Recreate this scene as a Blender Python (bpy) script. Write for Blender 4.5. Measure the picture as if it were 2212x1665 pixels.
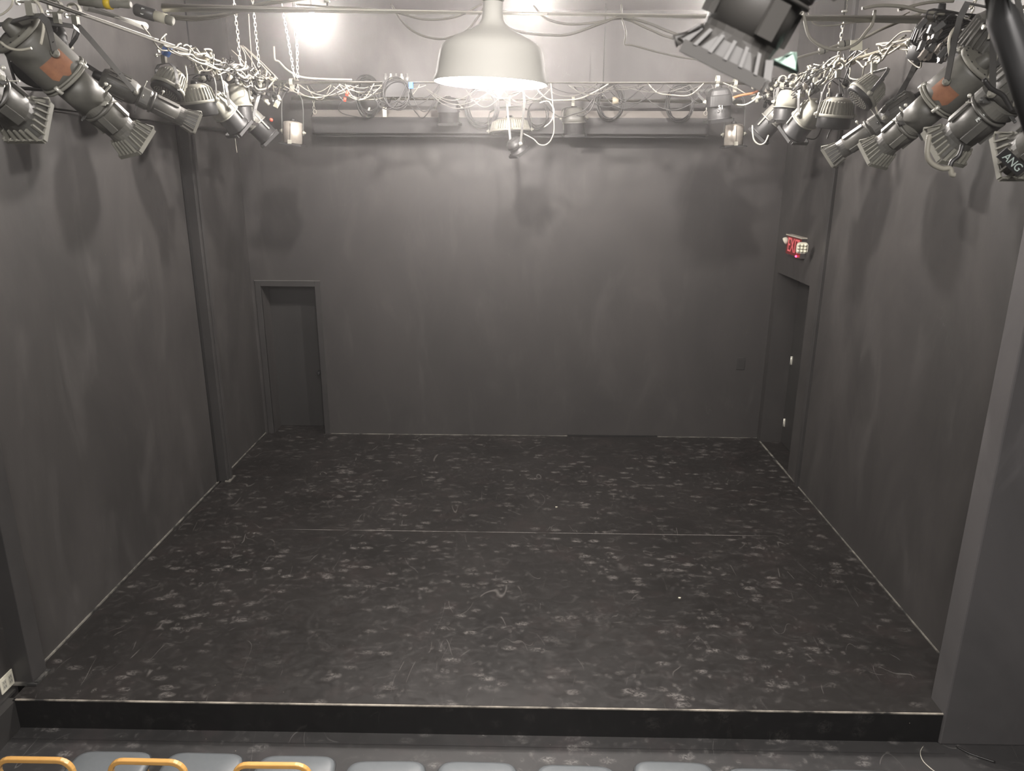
import bpy, bmesh, math, random
from mathutils import Vector, Matrix

for o in list(bpy.data.objects):
    bpy.data.objects.remove(o, do_unlink=True)
SC = bpy.context.scene
COL = SC.collection
V = Vector
random.seed(7)

# ---------------------------------------------------------------- camera
F_PX = 1603.34
PITCH, YAW, ROLL = 0.2890, -0.0155, 0.0046
CAM = V((0.0, 0.0, 3.5987))
_cp, _sp, _cy, _sy = math.cos(PITCH), math.sin(PITCH), math.cos(YAW), math.sin(YAW)
_f = V((_sy * _cp, _cy * _cp, -_sp))
_r0 = V((_cy, -_sy, 0.0))
_u0 = _r0.cross(_f)
_cr, _sr = math.cos(ROLL), math.sin(ROLL)
_r = _cr * _r0 + _sr * _u0
_u = -_sr * _r0 + _cr * _u0
cam = bpy.data.cameras.new('camera')
cam.sensor_fit = 'HORIZONTAL'
cam.sensor_width = 9.38
cam.lens = F_PX / 2212.0 * 9.38
cam.clip_start = 0.02
cam.clip_end = 100
cam.dof.use_dof = True
cam.dof.focus_distance = 7.0
cam.dof.aperture_fstop = 1.25
co = bpy.data.objects.new('camera', cam)
m = Matrix((_r, _u, -_f)).transposed().to_4x4()
m.translation = CAM
co.matrix_world = m
COL.objects.link(co)
SC.camera = co


def at(x, y, Y):
    """point seen at photo pixel (x, y) lying in the plane y = Y"""
    d = _f + (x - 1106.0) / F_PX * _r - (y - 832.5) / F_PX * _u
    return CAM + d * (Y / d.y)


def atx(x, y, X):
    """point seen at photo pixel (x, y) lying in the plane x = X"""
    d = _f + (x - 1106.0) / F_PX * _r - (y - 832.5) / F_PX * _u
    return CAM + d * (X / d.x)


# ---------------------------------------------------------------- world, exposure, lamps' strengths
w = bpy.data.worlds.new('world')
SC.world = w
w.use_nodes = True
w.node_tree.nodes['Background'].inputs[0].default_value = (1.0, 0.96, 0.95, 1)
w.node_tree.nodes['Background'].inputs[1].default_value = 0.16
vs = w.node_tree.nodes.new('ShaderNodeVolumeScatter')  # added haze, stands in for lens glare round the lamps
vs.inputs['Color'].default_value = (1.0, 0.97, 0.96, 1)
vs.inputs['Density'].default_value = 0.0080
vs.inputs['Anisotropy'].default_value = 0.86
w.node_tree.links.new(vs.outputs[0], w.node_tree.nodes['World Output'].inputs['Volume'])
SC.view_settings.view_transform = 'Standard'
SC.view_settings.look = 'None'
SC.view_settings.gamma = 1.0
SC.view_settings.exposure = 0.0
SC.view_settings.use_curve_mapping = False
BULB_STAGE = 4550.0      # emission of the bare bulbs over the stage
BULB_PENDANT = 40.0     # emission of the diffuser in the dome pendant
HOUSE_W = 850.0
SPOT_PENDANT = 175.0    # downward beam of the pendant's own lamp          # house light over the seats, behind the camera

hl = bpy.data.lights.new('house_light', 'AREA')
hl.energy = HOUSE_W
hl.size = 2.5
hl.color = (1.0, 0.95, 0.92)
hlo = bpy.data.objects.new('house_light', hl)
hlo.location = (0.3, -0.6, 5.2)
hlo.rotation_euler = (math.radians(18), 0, 0)
COL.objects.link(hlo)


# ---------------------------------------------------------------- materials
def mat(name, col=(0.1, 0.1, 0.1), rough=0.5, metal=0.0, spec=0.5, noise=None, emit=None, estr=1.0):
    mt = bpy.data.materials.new(name)
    mt.use_nodes = True
    nt = mt.node_tree
    b = nt.nodes['Principled BSDF']
    b.inputs['Base Color'].default_value = (*col, 1)
    b.inputs['Roughness'].default_value = rough
    b.inputs['Metallic'].default_value = metal
    b.inputs['Specular IOR Level'].default_value = spec
    if emit:
        b.inputs['Emission Color'].default_value = (*emit, 1)
        b.inputs['Emission Strength'].default_value = estr
    if noise:
        sc, amt, col2 = noise
        geo = nt.nodes.new('ShaderNodeNewGeometry')
        n = nt.nodes.new('ShaderNodeTexNoise')
        n.inputs['Scale'].default_value = sc
        n.inputs['Detail'].default_value = 6
        n.inputs['Roughness'].default_value = 0.65
        nt.links.new(geo.outputs['Position'], n.inputs['Vector'])
        r = nt.nodes.new('ShaderNodeValToRGB')
        r.color_ramp.elements[0].position = 0.5 - amt
        r.color_ramp.elements[1].position = 0.5 + amt
        r.color_ramp.elements[0].color = (*col, 1)
        r.color_ramp.elements[1].color = (*col2, 1)
        nt.links.new(n.outputs['Fac'], r.inputs['Fac'])
        nt.links.new(r.outputs['Color'], b.inputs['Base Color'])
    return mt


class NT:
    """small helper for layered node materials"""
    def __init__(s, name, rough=0.5, spec=0.5):
        s.m = bpy.data.materials.new(name)
        s.m.use_nodes = True
        s.t = s.m.node_tree
        s.b = s.t.nodes['Principled BSDF']
        s.b.inputs['Roughness'].default_value = rough
        s.b.inputs['Specular IOR Level'].default_value = spec
        s.geo = s.t.nodes.new('ShaderNodeNewGeometry')

    def n(s, typ, **k):
        x = s.t.nodes.new(typ)
        for a, v in k.items():
            if a in x.inputs.keys():
                x.inputs[a].default_value = v
            else:
                setattr(x, a, v)
        return x

    def l(s, a, b):
        s.t.links.new(a, b)

    def coord(s, scale=(1, 1, 1), rot=(0, 0, 0), loc=(0, 0, 0)):
        mp = s.n('ShaderNodeMapping')
        mp.inputs['Scale'].default_value = scale
        mp.inputs['Rotation'].default_value = rot
        mp.inputs['Location'].default_value = loc
        s.l(s.geo.outputs['Position'], mp.inputs['Vector'])
        return mp.outputs[0]

    def noise(s, co, scale, detail=4, rough=0.6, dist=0.0):
        x = s.n('ShaderNodeTexNoise', Scale=scale, Detail=detail, Roughness=rough, Distortion=dist)
        s.l(co, x.inputs['Vector'])
        return x.outputs['Fac']

    def voro(s, co, scale, feature='F1', rnd=1.0):
        x = s.n('ShaderNodeTexVoronoi', Scale=scale, Randomness=rnd)
        x.feature = feature
        s.l(co, x.inputs['Vector'])
        return x.outputs['Distance']

    def ramp(s, v, a, b, lo=0.0, hi=1.0):
        x = s.n('ShaderNodeMapRange')
        x.inputs['From Min'].default_value = a
        x.inputs['From Max'].default_value = b
        x.inputs['To Min'].default_value = lo
        x.inputs['To Max'].default_value = hi
        s.l(v, x.inputs['Value'])
        return x.outputs[0]

    def math(s, op, a, b=None):
        x = s.n('ShaderNodeMath', operation=op)
        for i, q in enumerate((a, b)):
            if q is None:
                continue
            if isinstance(q, (int, float)):
                x.inputs[i].default_value = q
            else:
                s.l(q, x.inputs[i])
        return x.outputs[0]

    def mix(s, f, a, b):
        x = s.n('ShaderNodeMix', data_type='RGBA')
        if isinstance(f, (int, float)):
            x.inputs[0].default_value = f
        else:
            s.l(f, x.inputs[0])
        for i, q in ((6, a), (7, b)):
            if isinstance(q, tuple):
                x.inputs[i].default_value = (*q, 1)
            else:
                s.l(q, x.inputs[i])
        return x.outputs[2]

    def out(s, c, rough=None, bump=None, bstr=0.2, bdist=0.01):
        s.l(c, s.b.inputs['Base Color'])
        if rough is not None:
            s.l(rough, s.b.inputs['Roughness'])
        if bump is not None:
            bp = s.n('ShaderNodeBump', Strength=bstr, Distance=bdist)
            s.l(bump, bp.inputs['Height'])
            s.l(bp.outputs[0], s.b.inputs['Normal'])
        return s.m


def wall_material(name, base, hi):
    t = NT(name, 0.55, 0.45)
    big = t.noise(t.coord((1, 1, 0.55)), 0.9, 5, 0.6, 0.6)
    c = t.mix(t.ramp(big, 0.38, 0.66), base, hi)
    # rubbed pale patches, vertical
    p = t.noise(t.coord((1.6, 1.6, 0.5), loc=(3, 1, 7)), 1.5, 5, 0.62, 0.8)
    c = t.mix(t.ramp(p, 0.54, 0.78, 0.0, 0.38), c, tuple(x * 2.0 for x in hi))
    # fine scuffs and thin scratches
    s1 = t.math('ABSOLUTE', t.math('SUBTRACT', t.noise(t.coord((1, 1, 0.4), loc=(9, 4, 0)), 3.2, 2, 0.5, 1.2), 0.5))
    msk = t.ramp(t.noise(t.coord(loc=(5, 5, 5)), 2.1, 2), 0.62, 0.68)
    c = t.mix(t.math('MULTIPLY', t.math('MULTIPLY', t.ramp(s1, 0.0, 0.004, 1.0, 0.0), msk), 0.35), c, (0.13, 0.125, 0.12))
    d = t.ramp(t.voro(t.coord(), 7.0), 0.014, 0.03, 1.0, 0.0)
    dm = t.ramp(t.noise(t.coord(loc=(2, 8, 1)), 3.0, 1), 0.60, 0.66)
    c = t.mix(t.math('MULTIPLY', t.math('MULTIPLY', d, dm), 0.8), c, (0.22, 0.21, 0.19))
    ro = t.ramp(big, 0.3, 0.7, 0.62, 0.42)
    return t.out(c, ro, t.noise(t.coord(), 60, 3), 0.10, 0.004)


def floor_material(name, base, scuff, amount=1.0, rough=(0.30, 0.55), seam=None):
    t = NT(name, 0.4, 0.36)
    big = t.noise(t.coord(), 1.1, 4, 0.6, 0.4)
    c = t.mix(t.ramp(big, 0.35, 0.7), tuple(x * 0.75 for x in base), tuple(x * 1.25 for x in base))
    # reddish brown worn-through tint
    rd = t.noise(t.coord(loc=(4, 2, 0)), 2.3, 5, 0.7)
    c = t.mix(t.ramp(rd, 0.52, 0.75, 0.0, 0.5), c, (base[0] * 1.9, base[1] * 1.55, base[2] * 1.55))
    # shoe prints: stretched cells broken with a tread pattern
    area = t.ramp(t.noise(t.coord(loc=(7, 3, 0)), 0.85, 3, 0.6), 0.36, 0.58, 0.15, 1.0)
    co1 = t.coord((1.0, 2.0, 1.0), rot=(0, 0, 0.4))
    v1 = t.ramp(t.voro(co1, 5.2), 0.20, 0.36, 1.0, 0.0)
    tread = t.ramp(t.noise(t.coord((1, 1.4, 1), loc=(1, 1, 1)), 26, 6, 0.75, 1.5), 0.44, 0.58)
    pick = t.ramp(t.noise(t.coord((1, 1, 1), loc=(12, 1, 0)), 3.1, 1), 0.44, 0.52)
    k1 = t.math('MULTIPLY', t.math('MULTIPLY', v1, tread), t.math('MULTIPLY', pick, area))
    c = t.mix(t.math('MULTIPLY', k1, 1.0 * amount), c, tuple(x * 1.25 for x in scuff))
    v2 = t.ramp(t.voro(t.coord((1.5, 1.0, 1.0), rot=(0, 0, -0.7), loc=(5, 2, 0)), 10.0), 0.16, 0.32, 1.0, 0.0)
    pick2 = t.ramp(t.noise(t.coord(loc=(2, 14, 0)), 2.4, 2), 0.46, 0.56)
    k2 = t.math('MULTIPLY', t.math('MULTIPLY', v2, tread), t.math('MULTIPLY', pick2, area))
    c = t.mix(t.math('MULTIPLY', k2, 0.75 * amount), c, scuff)
    # streaky smears
    sm = t.noise(t.coord((1.0, 1.3, 1), rot=(0, 0, -0.35), loc=(0, 5, 0)), 7.5, 8, 0.76, 0.8)
    c = t.mix(t.math('MULTIPLY', t.ramp(sm, 0.55, 0.78), t.math('MULTIPLY', area, 0.55 * amount)), c, scuff)
    # thin scratches
    for i, (rt, sc_) in enumerate(((0.3, 2.4), (-0.8, 3.1), (1.2, 2.2))):
        s1 = t.math('ABSOLUTE', t.math('SUBTRACT', t.noise(t.coord((1, 0.35, 1), rot=(0, 0, rt), loc=(i * 3, 4, 0)), sc_, 1, 0.4, 0.5), 0.5))
        mk = t.ramp(t.noise(t.coord(loc=(i * 5, 9, 0)), 2.6, 2), 0.57, 0.61)
        c = t.mix(t.math('MULTIPLY', t.math('MULTIPLY', t.ramp(s1, 0.0, 0.0026, 1.0, 0.0), mk), 0.8 * amount), c, scuff)
    # paint specks
    d = t.ramp(t.voro(t.coord(), 9.0), 0.016, 0.028, 1.0, 0.0)
    dm = t.ramp(t.noise(t.coord(loc=(2, 8, 1)), 4.0, 1), 0.50, 0.55)
    c = t.mix(t.math('MULTIPLY', d, dm), c, (0.34, 0.31, 0.24))
    if seam:
        sp = t.n('ShaderNodeSeparateXYZ')
        t.l(t.geo.outputs['Position'], sp.inputs[0])
        dy = t.math('ABSOLUTE', t.math('SUBTRACT', t.math('ADD', sp.outputs[1], t.math('MULTIPLY', sp.outputs[0], 0.004)), seam))
        dx = t.ramp(t.math('ABSOLUTE', sp.outputs[0]), 2.0, 2.6, 1.0, 0.0)
        br = t.ramp(t.noise(t.coord(loc=(3, 3, 3)), 2.2, 3), 0.38, 0.52)
        c = t.mix(t.math('MULTIPLY', t.math('MULTIPLY', t.ramp(dy, 0.003, 0.006, 1.0, 0.0), br), dx), c, (0.16, 0.15, 0.14))
    ro = t.ramp(sm, 0.35, 0.7, rough[0], rough[1])
    return t.out(c, ro, t.noise(t.coord(), 18, 4), 0.06, 0.004)


M_WALL = wall_material('black_wall_paint', (0.036, 0.0335, 0.0325), (0.052, 0.0485, 0.0465))
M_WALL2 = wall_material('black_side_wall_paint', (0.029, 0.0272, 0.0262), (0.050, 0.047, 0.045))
M_CEIL = mat('dark_ceiling_paint', (0.12, 0.11, 0.112), 0.8)
M_FLOOR = floor_material('black_stage_floor_paint', (0.0165, 0.0150, 0.0142), (0.100, 0.093, 0.087), seam=6.84)
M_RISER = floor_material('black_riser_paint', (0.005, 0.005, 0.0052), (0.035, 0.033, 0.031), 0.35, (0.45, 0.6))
M_HFLOOR = floor_material('dark_house_floor_paint', (0.034, 0.033, 0.033), (0.12, 0.115, 0.11), 1.0, (0.35, 0.6))
M_TRIMK = mat('black_trim_paint', (0.030, 0.029, 0.0285), 0.42, noise=(3, .2, (0.042, 0.040, 0.039)))
M_DOOR = mat('black_door_paint', (0.024, 0.023, 0.022), 0.5, noise=(2, .2, (0.032, 0.031, 0.030)))
M_CHIP = mat('chipped_pale_edge', (0.02, 0.019, 0.018), 0.7, noise=(2.6, .12, (0.34, 0.31, 0.26)))
M_CHIP2 = mat('worn_wall_foot', (0.02, 0.02, 0.019), 0.7, noise=(5, .12, (0.20, 0.19, 0.165)))
M_PIPE = mat('grey_steel_pipe', (0.52, 0.51, 0.47), 0.40, 0.15, noise=(6, .25, (0.38, 0.37, 0.34)))
M_PIPEB = mat('brown_steel_pipe', (0.24, 0.215, 0.165), 0.4, 0.1, noise=(7, .25, (0.36, 0.32, 0.24)))
M_PIPEK = mat('dark_wall_pipe', (0.06, 0.056, 0.052), 0.4)
M_FIX = mat('dusty_black_enamel', (0.060, 0.060, 0.055), 0.45, 0.0, 0.6, noise=(9, .25, (0.115, 0.112, 0.098)))
M_FIXM = mat('dusty_grey_enamel', (0.075, 0.074, 0.066), 0.48, 0.0, 0.55, noise=(7, .22, (0.15, 0.147, 0.125)))
M_FIXK = mat('shadowed_black_enamel', (0.035, 0.033, 0.030), 0.55)
M_FIXD = mat('matt_black_metal', (0.012, 0.012, 0.012), 0.5, 0.0, 0.4)
M_FIXG = mat('grey_cast_housing', (0.16, 0.157, 0.135), 0.6, 0.0, 0.35, noise=(8, .25, (0.25, 0.245, 0.205)))
M_SILV = mat('worn_silver_can', (0.40, 0.37, 0.33), 0.42, 0.55, noise=(12, .25, (0.26, 0.235, 0.20)))
M_STEEL = mat('bright_steel', (0.66, 0.65, 0.58), 0.32, 0.35)
M_STRAP = mat('painted_steel_strap', (0.075, 0.075, 0.072), 0.4, 0.0, 0.6)
M_RUST = mat('orange_scorched_patch', (0.22, 0.095, 0.055), 0.5, noise=(22, .22, (0.36, 0.17, 0.09)))
M_COPPER = mat('copper_bolt', (0.45, 0.17, 0.08), 0.4, 0.5)
M_LENS = mat('dark_lens_glass', (0.02, 0.022, 0.025), 0.08, 0.0, 0.8)
M_CABG = mat('grey_cable_rubber', (0.21, 0.20, 0.165), 0.55)
M_CABK = mat('black_cable_rubber', (0.015, 0.0145, 0.014), 0.42, 0.0, 0.5)
M_CABW = mat('steel_safety_cable', (0.50, 0.48, 0.40), 0.45, 0.2)
M_CHAIN = mat('galvanised_chain', (0.50, 0.48, 0.42), 0.3, 0.6)
M_CABD = mat('dusty_dark_cable', (0.06, 0.057, 0.050), 0.45)
M_SCREEN = mat('black_screen_housing', (0.024, 0.023, 0.023), 0.6)
M_SCREENT = mat('lit_screen_top_panel', (0.20, 0.185, 0.17), 0.6)  # lighter grey paints in the lamplight on the case's sloping top
M_PEND = mat('brushed_grey_shade', (0.42, 0.41, 0.375), 0.62, 0.0, 0.25)
M_WHITE = mat('white_enamel', (0.8, 0.8, 0.78), 0.5)
M_SEAT = mat('blue_grey_vinyl', (0.095, 0.105, 0.112), 0.38, 0.0, 0.5, noise=(30, .3, (0.115, 0.125, 0.13)))
M_WELT = mat('black_welt', (0.022, 0.025, 0.027), 0.5)
M_WOOD = mat('honey_bentwood', (0.40, 0.215, 0.060), 0.32, 0.0, 0.5, noise=(7, .25, (0.50, 0.285, 0.09)))
M_BLUE = mat('blue_tape', (0.03, 0.17, 0.62), 0.45)
M_YEL = mat('yellow_tape', (0.85, 0.60, 0.03), 0.45)
M_RED = mat('red_tape', (0.55, 0.04, 0.02), 0.45)
M_TAG = mat('cream_paper_tag', (0.55, 0.53, 0.42), 0.7)
M_GREEN = mat('pale_green_gel_frame', (0.30, 0.42, 0.36), 0.6)
M_CREAM = mat('cream_wall_plate', (0.62, 0.60, 0.50), 0.45)
M_LETTER = mat('white_marker', (0.75, 0.78, 0.75), 0.6)
M_EXITB = mat('exit_sign_housing', (0.05, 0.045, 0.045), 0.5)
M_EXITT = mat('exit_sign_lit_top', (0.42, 0.39, 0.33), 0.5)  # tan paints in the light on top of the black housing
M_EXITF = mat('exit_sign_red_face', (0.16, 0.015, 0.015), 0.4)
M_EXITL = mat('exit_letter_glow', (0.6, 0.12, 0.13), 0.5, emit=(0.9, 0.16, 0.18), estr=0.22)
M_LED = mat('red_indicator', (0.8, 0.02, 0.05), 0.4, emit=(1.0, 0.03, 0.08), estr=12.0)
M_BULB = mat('lit_bulb', (1, 1, 1), 0.5, emit=(1.0, 0.93, 0.875), estr=BULB_STAGE)
M_DIFF = mat('lit_pendant_diffuser', (1, 1, 1), 0.5, emit=(1.0, 0.94, 0.89), estr=BULB_PENDANT)


# ---------------------------------------------------------------- mesh builder
def frame(ax, hint=V((0, 0, 1))):
    ax = ax.normalized()
    if abs(ax.dot(hint)) > 0.98:
        hint = V((0, 1, 0))
    s = ax.cross(hint).normalized()
    return s, s.cross(ax).normalized(), ax      # side, up, axis


class MB:
    def __init__(s):
        s.v = []
        s.f = []
        s.sm = []

    def face(s, idx, smooth=False):
        s.f.append(idx)
        s.sm.append(smooth)

    def add(s, vs, fs, smooth=False):
        n = len(s.v)
        s.v += [V(p) for p in vs]
        for f in fs:
            s.face([n + i for i in f], smooth)
        return s

    def box(s, x0, x1, y0, y1, z0, z1):
        return s.obox(V(((x0 + x1) / 2, (y0 + y1) / 2, (z0 + z1) / 2)), V((1, 0, 0)), V((0, 1, 0)), V((0, 0, 1)),
                      abs(x1 - x0) / 2, abs(y1 - y0) / 2, abs(z1 - z0) / 2)

    def obox(s, c, a, b, d, ha, hb, hd, bev=0.0):
        vs = [c + a * (i * ha) + b * (j * hb) + d * (k * hd) for i in (-1, 1) for j in (-1, 1) for k in (-1, 1)]
        return s.add(vs, [(0, 1, 3, 2), (4, 6, 7, 5), (0, 4, 5, 1), (2, 3, 7, 6), (0, 2, 6, 4), (1, 5, 7, 3)])

    def lathe(s, prof, o, ax, n=28, cap0=True, cap1=True, smooth=True, hint=V((0, 0, 1))):
        a, b, ax = frame(ax, hint)
        base = len(s.v)
        for (t, r) in prof:
            for i in range(n):
                q = 2 * math.pi * i / n
                s.v.append(o + ax * t + a * (r * math.cos(q)) + b * (r * math.sin(q)))
        for j in range(len(prof) - 1):
            for i in range(n):
                k = (i + 1) % n
                s.face([base + j * n + i, base + j * n + k, base + (j + 1) * n + k, base + (j + 1) * n + i], smooth)
        if cap0:
            s.face([base + i for i in reversed(range(n))])
        if cap1:
            s.face([base + (len(prof) - 1) * n + i for i in range(n)])
        return s

    def loft(s, rings, cap0=True, cap1=True, smooth=False, closed=False):
        n = len(rings[0])
        base = len(s.v)
        for r in rings:
            s.v += [V(p) for p in r]
        m_ = len(rings)
        for j in range(m_ if closed else m_ - 1):
            jj = (j + 1) % m_
            for i in range(n):
                k = (i + 1) % n
                s.face([base + j * n + i, base + j * n + k, base + jj * n + k, base + jj * n + i], smooth)
        if cap0 and not closed:
            s.face([base + i for i in reversed(range(n))])
        if cap1 and not closed:
            s.face([base + (m_ - 1) * n + i for i in range(n)])
        return s

    def tube(s, pts, r, n=8, closed=False, flat=None):
        pts = [V(p) for p in pts]
        rings = []
        prev = None
        N = len(pts)
        for i, p in enumerate(pts):
            if closed:
                t = pts[(i + 1) % N] - pts[i - 1]
            else:
                t = pts[min(i + 1, N - 1)] - pts[max(i - 1, 0)]
            if t.length < 1e-9:
                t = V((0, 0, 1))
            t.normalize()
            if prev is None:
                a, b, _ = frame(t)
            else:
                a = prev - t * prev.dot(t)
                if a.length < 1e-6:
                    a, b, _ = frame(t)
                a.normalize()
                b = t.cross(a)
            prev = a
            ra, rb = (r, r) if flat is None else flat
            rings.append([p + a * (ra * math.cos(2 * math.pi * k / n)) + b * (rb * math.sin(2 * math.pi * k / n)) for k in range(n)])
        return s.loft(rings, smooth=True, closed=closed)

    def strap(s, pts, wdir, w_, th):
        """flat band through pts, width along wdir"""
        pts = [V(p) for p in pts]
        wd = wdir.normalized()
        rings = []
        for i, p in enumerate(pts):
            t = (pts[min(i + 1, len(pts) - 1)] - pts[max(i - 1, 0)]).normalized()
            nn = t.cross(wd).normalized()
            rings.append([p + wd * w_ / 2 + nn * th / 2, p - wd * w_ / 2 + nn * th / 2, p - wd * w_ / 2 - nn * th / 2, p + wd * w_ / 2 - nn * th / 2])
        return s.loft(rings)

    def ball(s, c, r, n=12, m_=8, sz=1.0):
        prof = [(-math.cos(math.pi * i / m_) * r * sz, max(1e-4, math.sin(math.pi * i / m_) * r)) for i in range(m_ + 1)]
        return s.lathe(prof, V(c), V((0, 0, 1)), n)

    def build(s, name, mt, parent=None, label=None):
        org = V((0, 0, 0))
        p = parent
        if p is not None:
            while p.parent is not None:
                p = p.parent
            org = p.location
        me = bpy.data.meshes.new(name)
        me.from_pydata([tuple(q - org) for q in s.v], [], s.f)
        me.polygons.foreach_set('use_smooth', s.sm)
        me.materials.append(mt)
        bm = bmesh.new()
        bm.from_mesh(me)
        bmesh.ops.recalc_face_normals(bm, faces=bm.faces)
        bm.to_mesh(me)
        bm.free()
        me.update()
        o = bpy.data.objects.new(name, me)
        COL.objects.link(o)
        if parent is not None:
            o.parent = parent
        if label:
            o['label'] = label
        return o


def tag(o, label, cat, group=None, kind=None):
    if label:
        o['label'] = label
    if cat:
        o['category'] = cat
    if group:
        o['group'] = group
    if kind:
        o['kind'] = kind
    return o


def thing(name, loc, label, cat, group=None):
    o = bpy.data.objects.new(name, None)
    o.empty_display_size = 0.05
    o.location = V(loc)
    COL.objects.link(o)
    return tag(o, label, cat, group)


def struct(name, mb, mt, parent=None):
    o = mb.build(name, mt, parent)
    if parent is None:
        o['kind'] = 'structure'
    return o


def bevel(o, wdt, seg=2):
    b = o.modifiers.new('bevel', 'BEVEL')
    b.width = wdt
    b.segments = seg
    b.limit_method = 'ANGLE'
    return o


def text_mb(body, size, o, xd, yd, depth=0.002, xs=1.0):
    cu = bpy.data.curves.new('lettering', 'FONT')
    cu.body = body
    cu.size = size
    cu.extrude = depth
    cu.align_x = 'CENTER'
    cu.align_y = 'CENTER'
    ob = bpy.data.objects.new('lettering', cu)
    COL.objects.link(ob)
    dg = bpy.context.evaluated_depsgraph_get()
    me = bpy.data.meshes.new_from_object(ob.evaluated_get(dg))
    zd = xd.cross(yd)
    mb = MB()
    mb.add([o + xd * (v.co.x * xs) + yd * v.co.y + zd * v.co.z for v in me.vertices], [tuple(p.vertices) for p in me.polygons])
    bpy.data.objects.remove(ob, do_unlink=True)
    bpy.data.meshes.remove(me)
    bpy.data.curves.remove(cu)
    return mb


def smooth_path(pts, sub=6, closed=False):
    pts = [V(p) for p in pts]
    out = []
    n = len(pts)
    for i in range(n if closed else n - 1):
        if closed:
            p0, p1, p2, p3 = pts[i - 1], pts[i], pts[(i + 1) % n], pts[(i + 2) % n]
        else:
            p0, p1, p2, p3 = pts[max(i - 1, 0)], pts[i], pts[i + 1], pts[min(i + 2, n - 1)]
        for k in range(sub):
            t = k / sub
            out.append(0.5 * ((2 * p1) + (p2 - p0) * t + (2 * p0 - 5 * p1 + 4 * p2 - p3) * t * t + (3 * p1 - p0 - 3 * p2 + p3) * t ** 3))
    if not closed:
        out.append(pts[-1])
    return out


# ================================================================ THE ROOM
XL, XR, YB, YF = -3.5825, 3.2317, 9.67, 4.30
HF = -0.24           # house floor
ZC = 5.35            # ceiling
T = 0.2

# stage platform: top surface and riser
o = struct('floor', MB().box(-3.55, XR + 0.6, YF + 0.004, YB + 0.42, -0.22, 0.0), M_FLOOR)
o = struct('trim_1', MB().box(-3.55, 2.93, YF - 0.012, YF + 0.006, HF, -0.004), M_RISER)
struct('trim_2', MB().box(-3.53, 2.91, YF - 0.014, YF - 0.002, -0.006, 0.0022), M_CHIP)
struct('trim_3', MB().box(-3.53, 2.90, YF - 0.115, YF - 0.012, HF + 0.0005, HF + 0.006), M_HFLOOR)
struct('floor_house', MB().box(-5.2, 5.2, -0.5, YF - 0.010, HF - 0.1, HF), M_HFLOOR)
struct('ceiling', MB().box(-5.2, 5.2, -1.5, YB + 0.2, ZC, ZC + 0.1), M_CEIL)

# back wall with its door opening
DX0, DX1, DZ = -3.46, -2.745, 2.055      # clear opening
mb = MB()
mb.box(XL - T, DX0, YB, YB + 0.40, -0.1, ZC)
mb.box(DX0, DX1, YB, YB + 0.40, DZ, ZC)
mb.box(DX1, XR + 0.6, YB, YB + 0.40, -0.1, ZC)
struct('wall_back', mb, M_WALL)

# left wall
mb = MB()
mb.box(XL - T, XL, 4.60, YB, -0.1, ZC)
mb.box(-3.84, -3.64, 2.2, 4.47, HF, ZC)
struct('wall_left', mb, M_WALL2)

# right wall with recessed doorway
RY0, RY1, RZ = 8.425, 9.53, 2.30
RD = 0.33
mb = MB()
mb.box(XR, XR + RD + 0.02, YF, RY0, -0.1, ZC)
mb.box(XR, XR + RD + 0.02, RY0, RY1, RZ, ZC)
mb.box(XR, XR + RD + 0.02, RY1, YB, -0.1, ZC)
struct('wall_right', mb, M_WALL2)

# proscenium wall on the right, in front of the stage
mb = MB()
mb.box(2.905, 4.9, 4.27, 4.46, HF, ZC)
bevel(struct('wall_front_right', mb, wall_material('proscenium_paint', (0.055, 0.053, 0.053), (0.085, 0.081, 0.081))), 0.012)

# left proscenium column and ledge
bevel(struct('trim_4', MB().box(-3.72, -3.505, 4.455, 4.61, 0.0, ZC), M_TRIMK), 0.006)
mb = MB()
mb.box(-4.6, -3.535, 2.6, YF + 0.02, HF, -0.012)
mb.box(-4.6, -3.60, 2.6, YF + 0.10, -0.02, 0.0)
struct('trim_5', mb, M_DOOR)
mb = MB()
mb.box(-3.60, -3.548, 2.6, 4.26, -0.16, -0.05)
struct('trim_6', mb, M_TRIMK)

# left pilaster and right batten
mb = MB()
mb.box(XL - 0.01, -3.475, 8.02, 8.17, 0.0, 4.0)
mb.box(XL - 0.01, -3.455, 8.07, 8.13, 0.0, 4.0)
bevel(struct('trim_7', mb, M_TRIMK), 0.004)
struct('trim_shade', MB().box(XL - 0.01, XL + 0.012, 7.97, 8.021, 0.0, 4.0), M_FIXD)  # black strip stands for the shade in the gap beside the pilaster
bevel(struct('trim_8', MB().box(XR - 0.035, XR + 0.01, 8.03, 8.10, 0.0, ZC), M_TRIMK), 0.004)

# pale worn line where walls meet the stage
struct('baseboard_left', MB().box(XL, XL + 0.012, 4.62, 8.0, 0, 0.014).box(XL, XL + 0.010, 8.17, YB, 0, 0.012).box(-3.50, -3.44, 8.00, 8.02, 0, .012).box(-3.47, -3.44, 8.02, 8.18, 0, .012), M_CHIP2)
struct('baseboard_right', MB().box(XR - 0.010, XR, 4.78, RY0, 0, 0.010).box(XR - 0.012, XR + 0.01, RY0, RY1, 0, 0.006), M_CHIP2)
struct('baseboard_back', MB().box(-2.66, XR, YB - 0.008, YB, 0, 0.008), M_CHIP2)
struct('trim_13', MB().box(-3.66, -3.47, 4.432, 4.456, 0, 0.016).box(-3.50, -3.47, 4.45, 4.60, 0, 0.016), M_CHIP2)
# dark gap under the back wall
struct('trim_9', MB().box(0.62, 1.86, YB - 0.012, YB - 0.004, 0.002, 0.022), M_FIXD)

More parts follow.
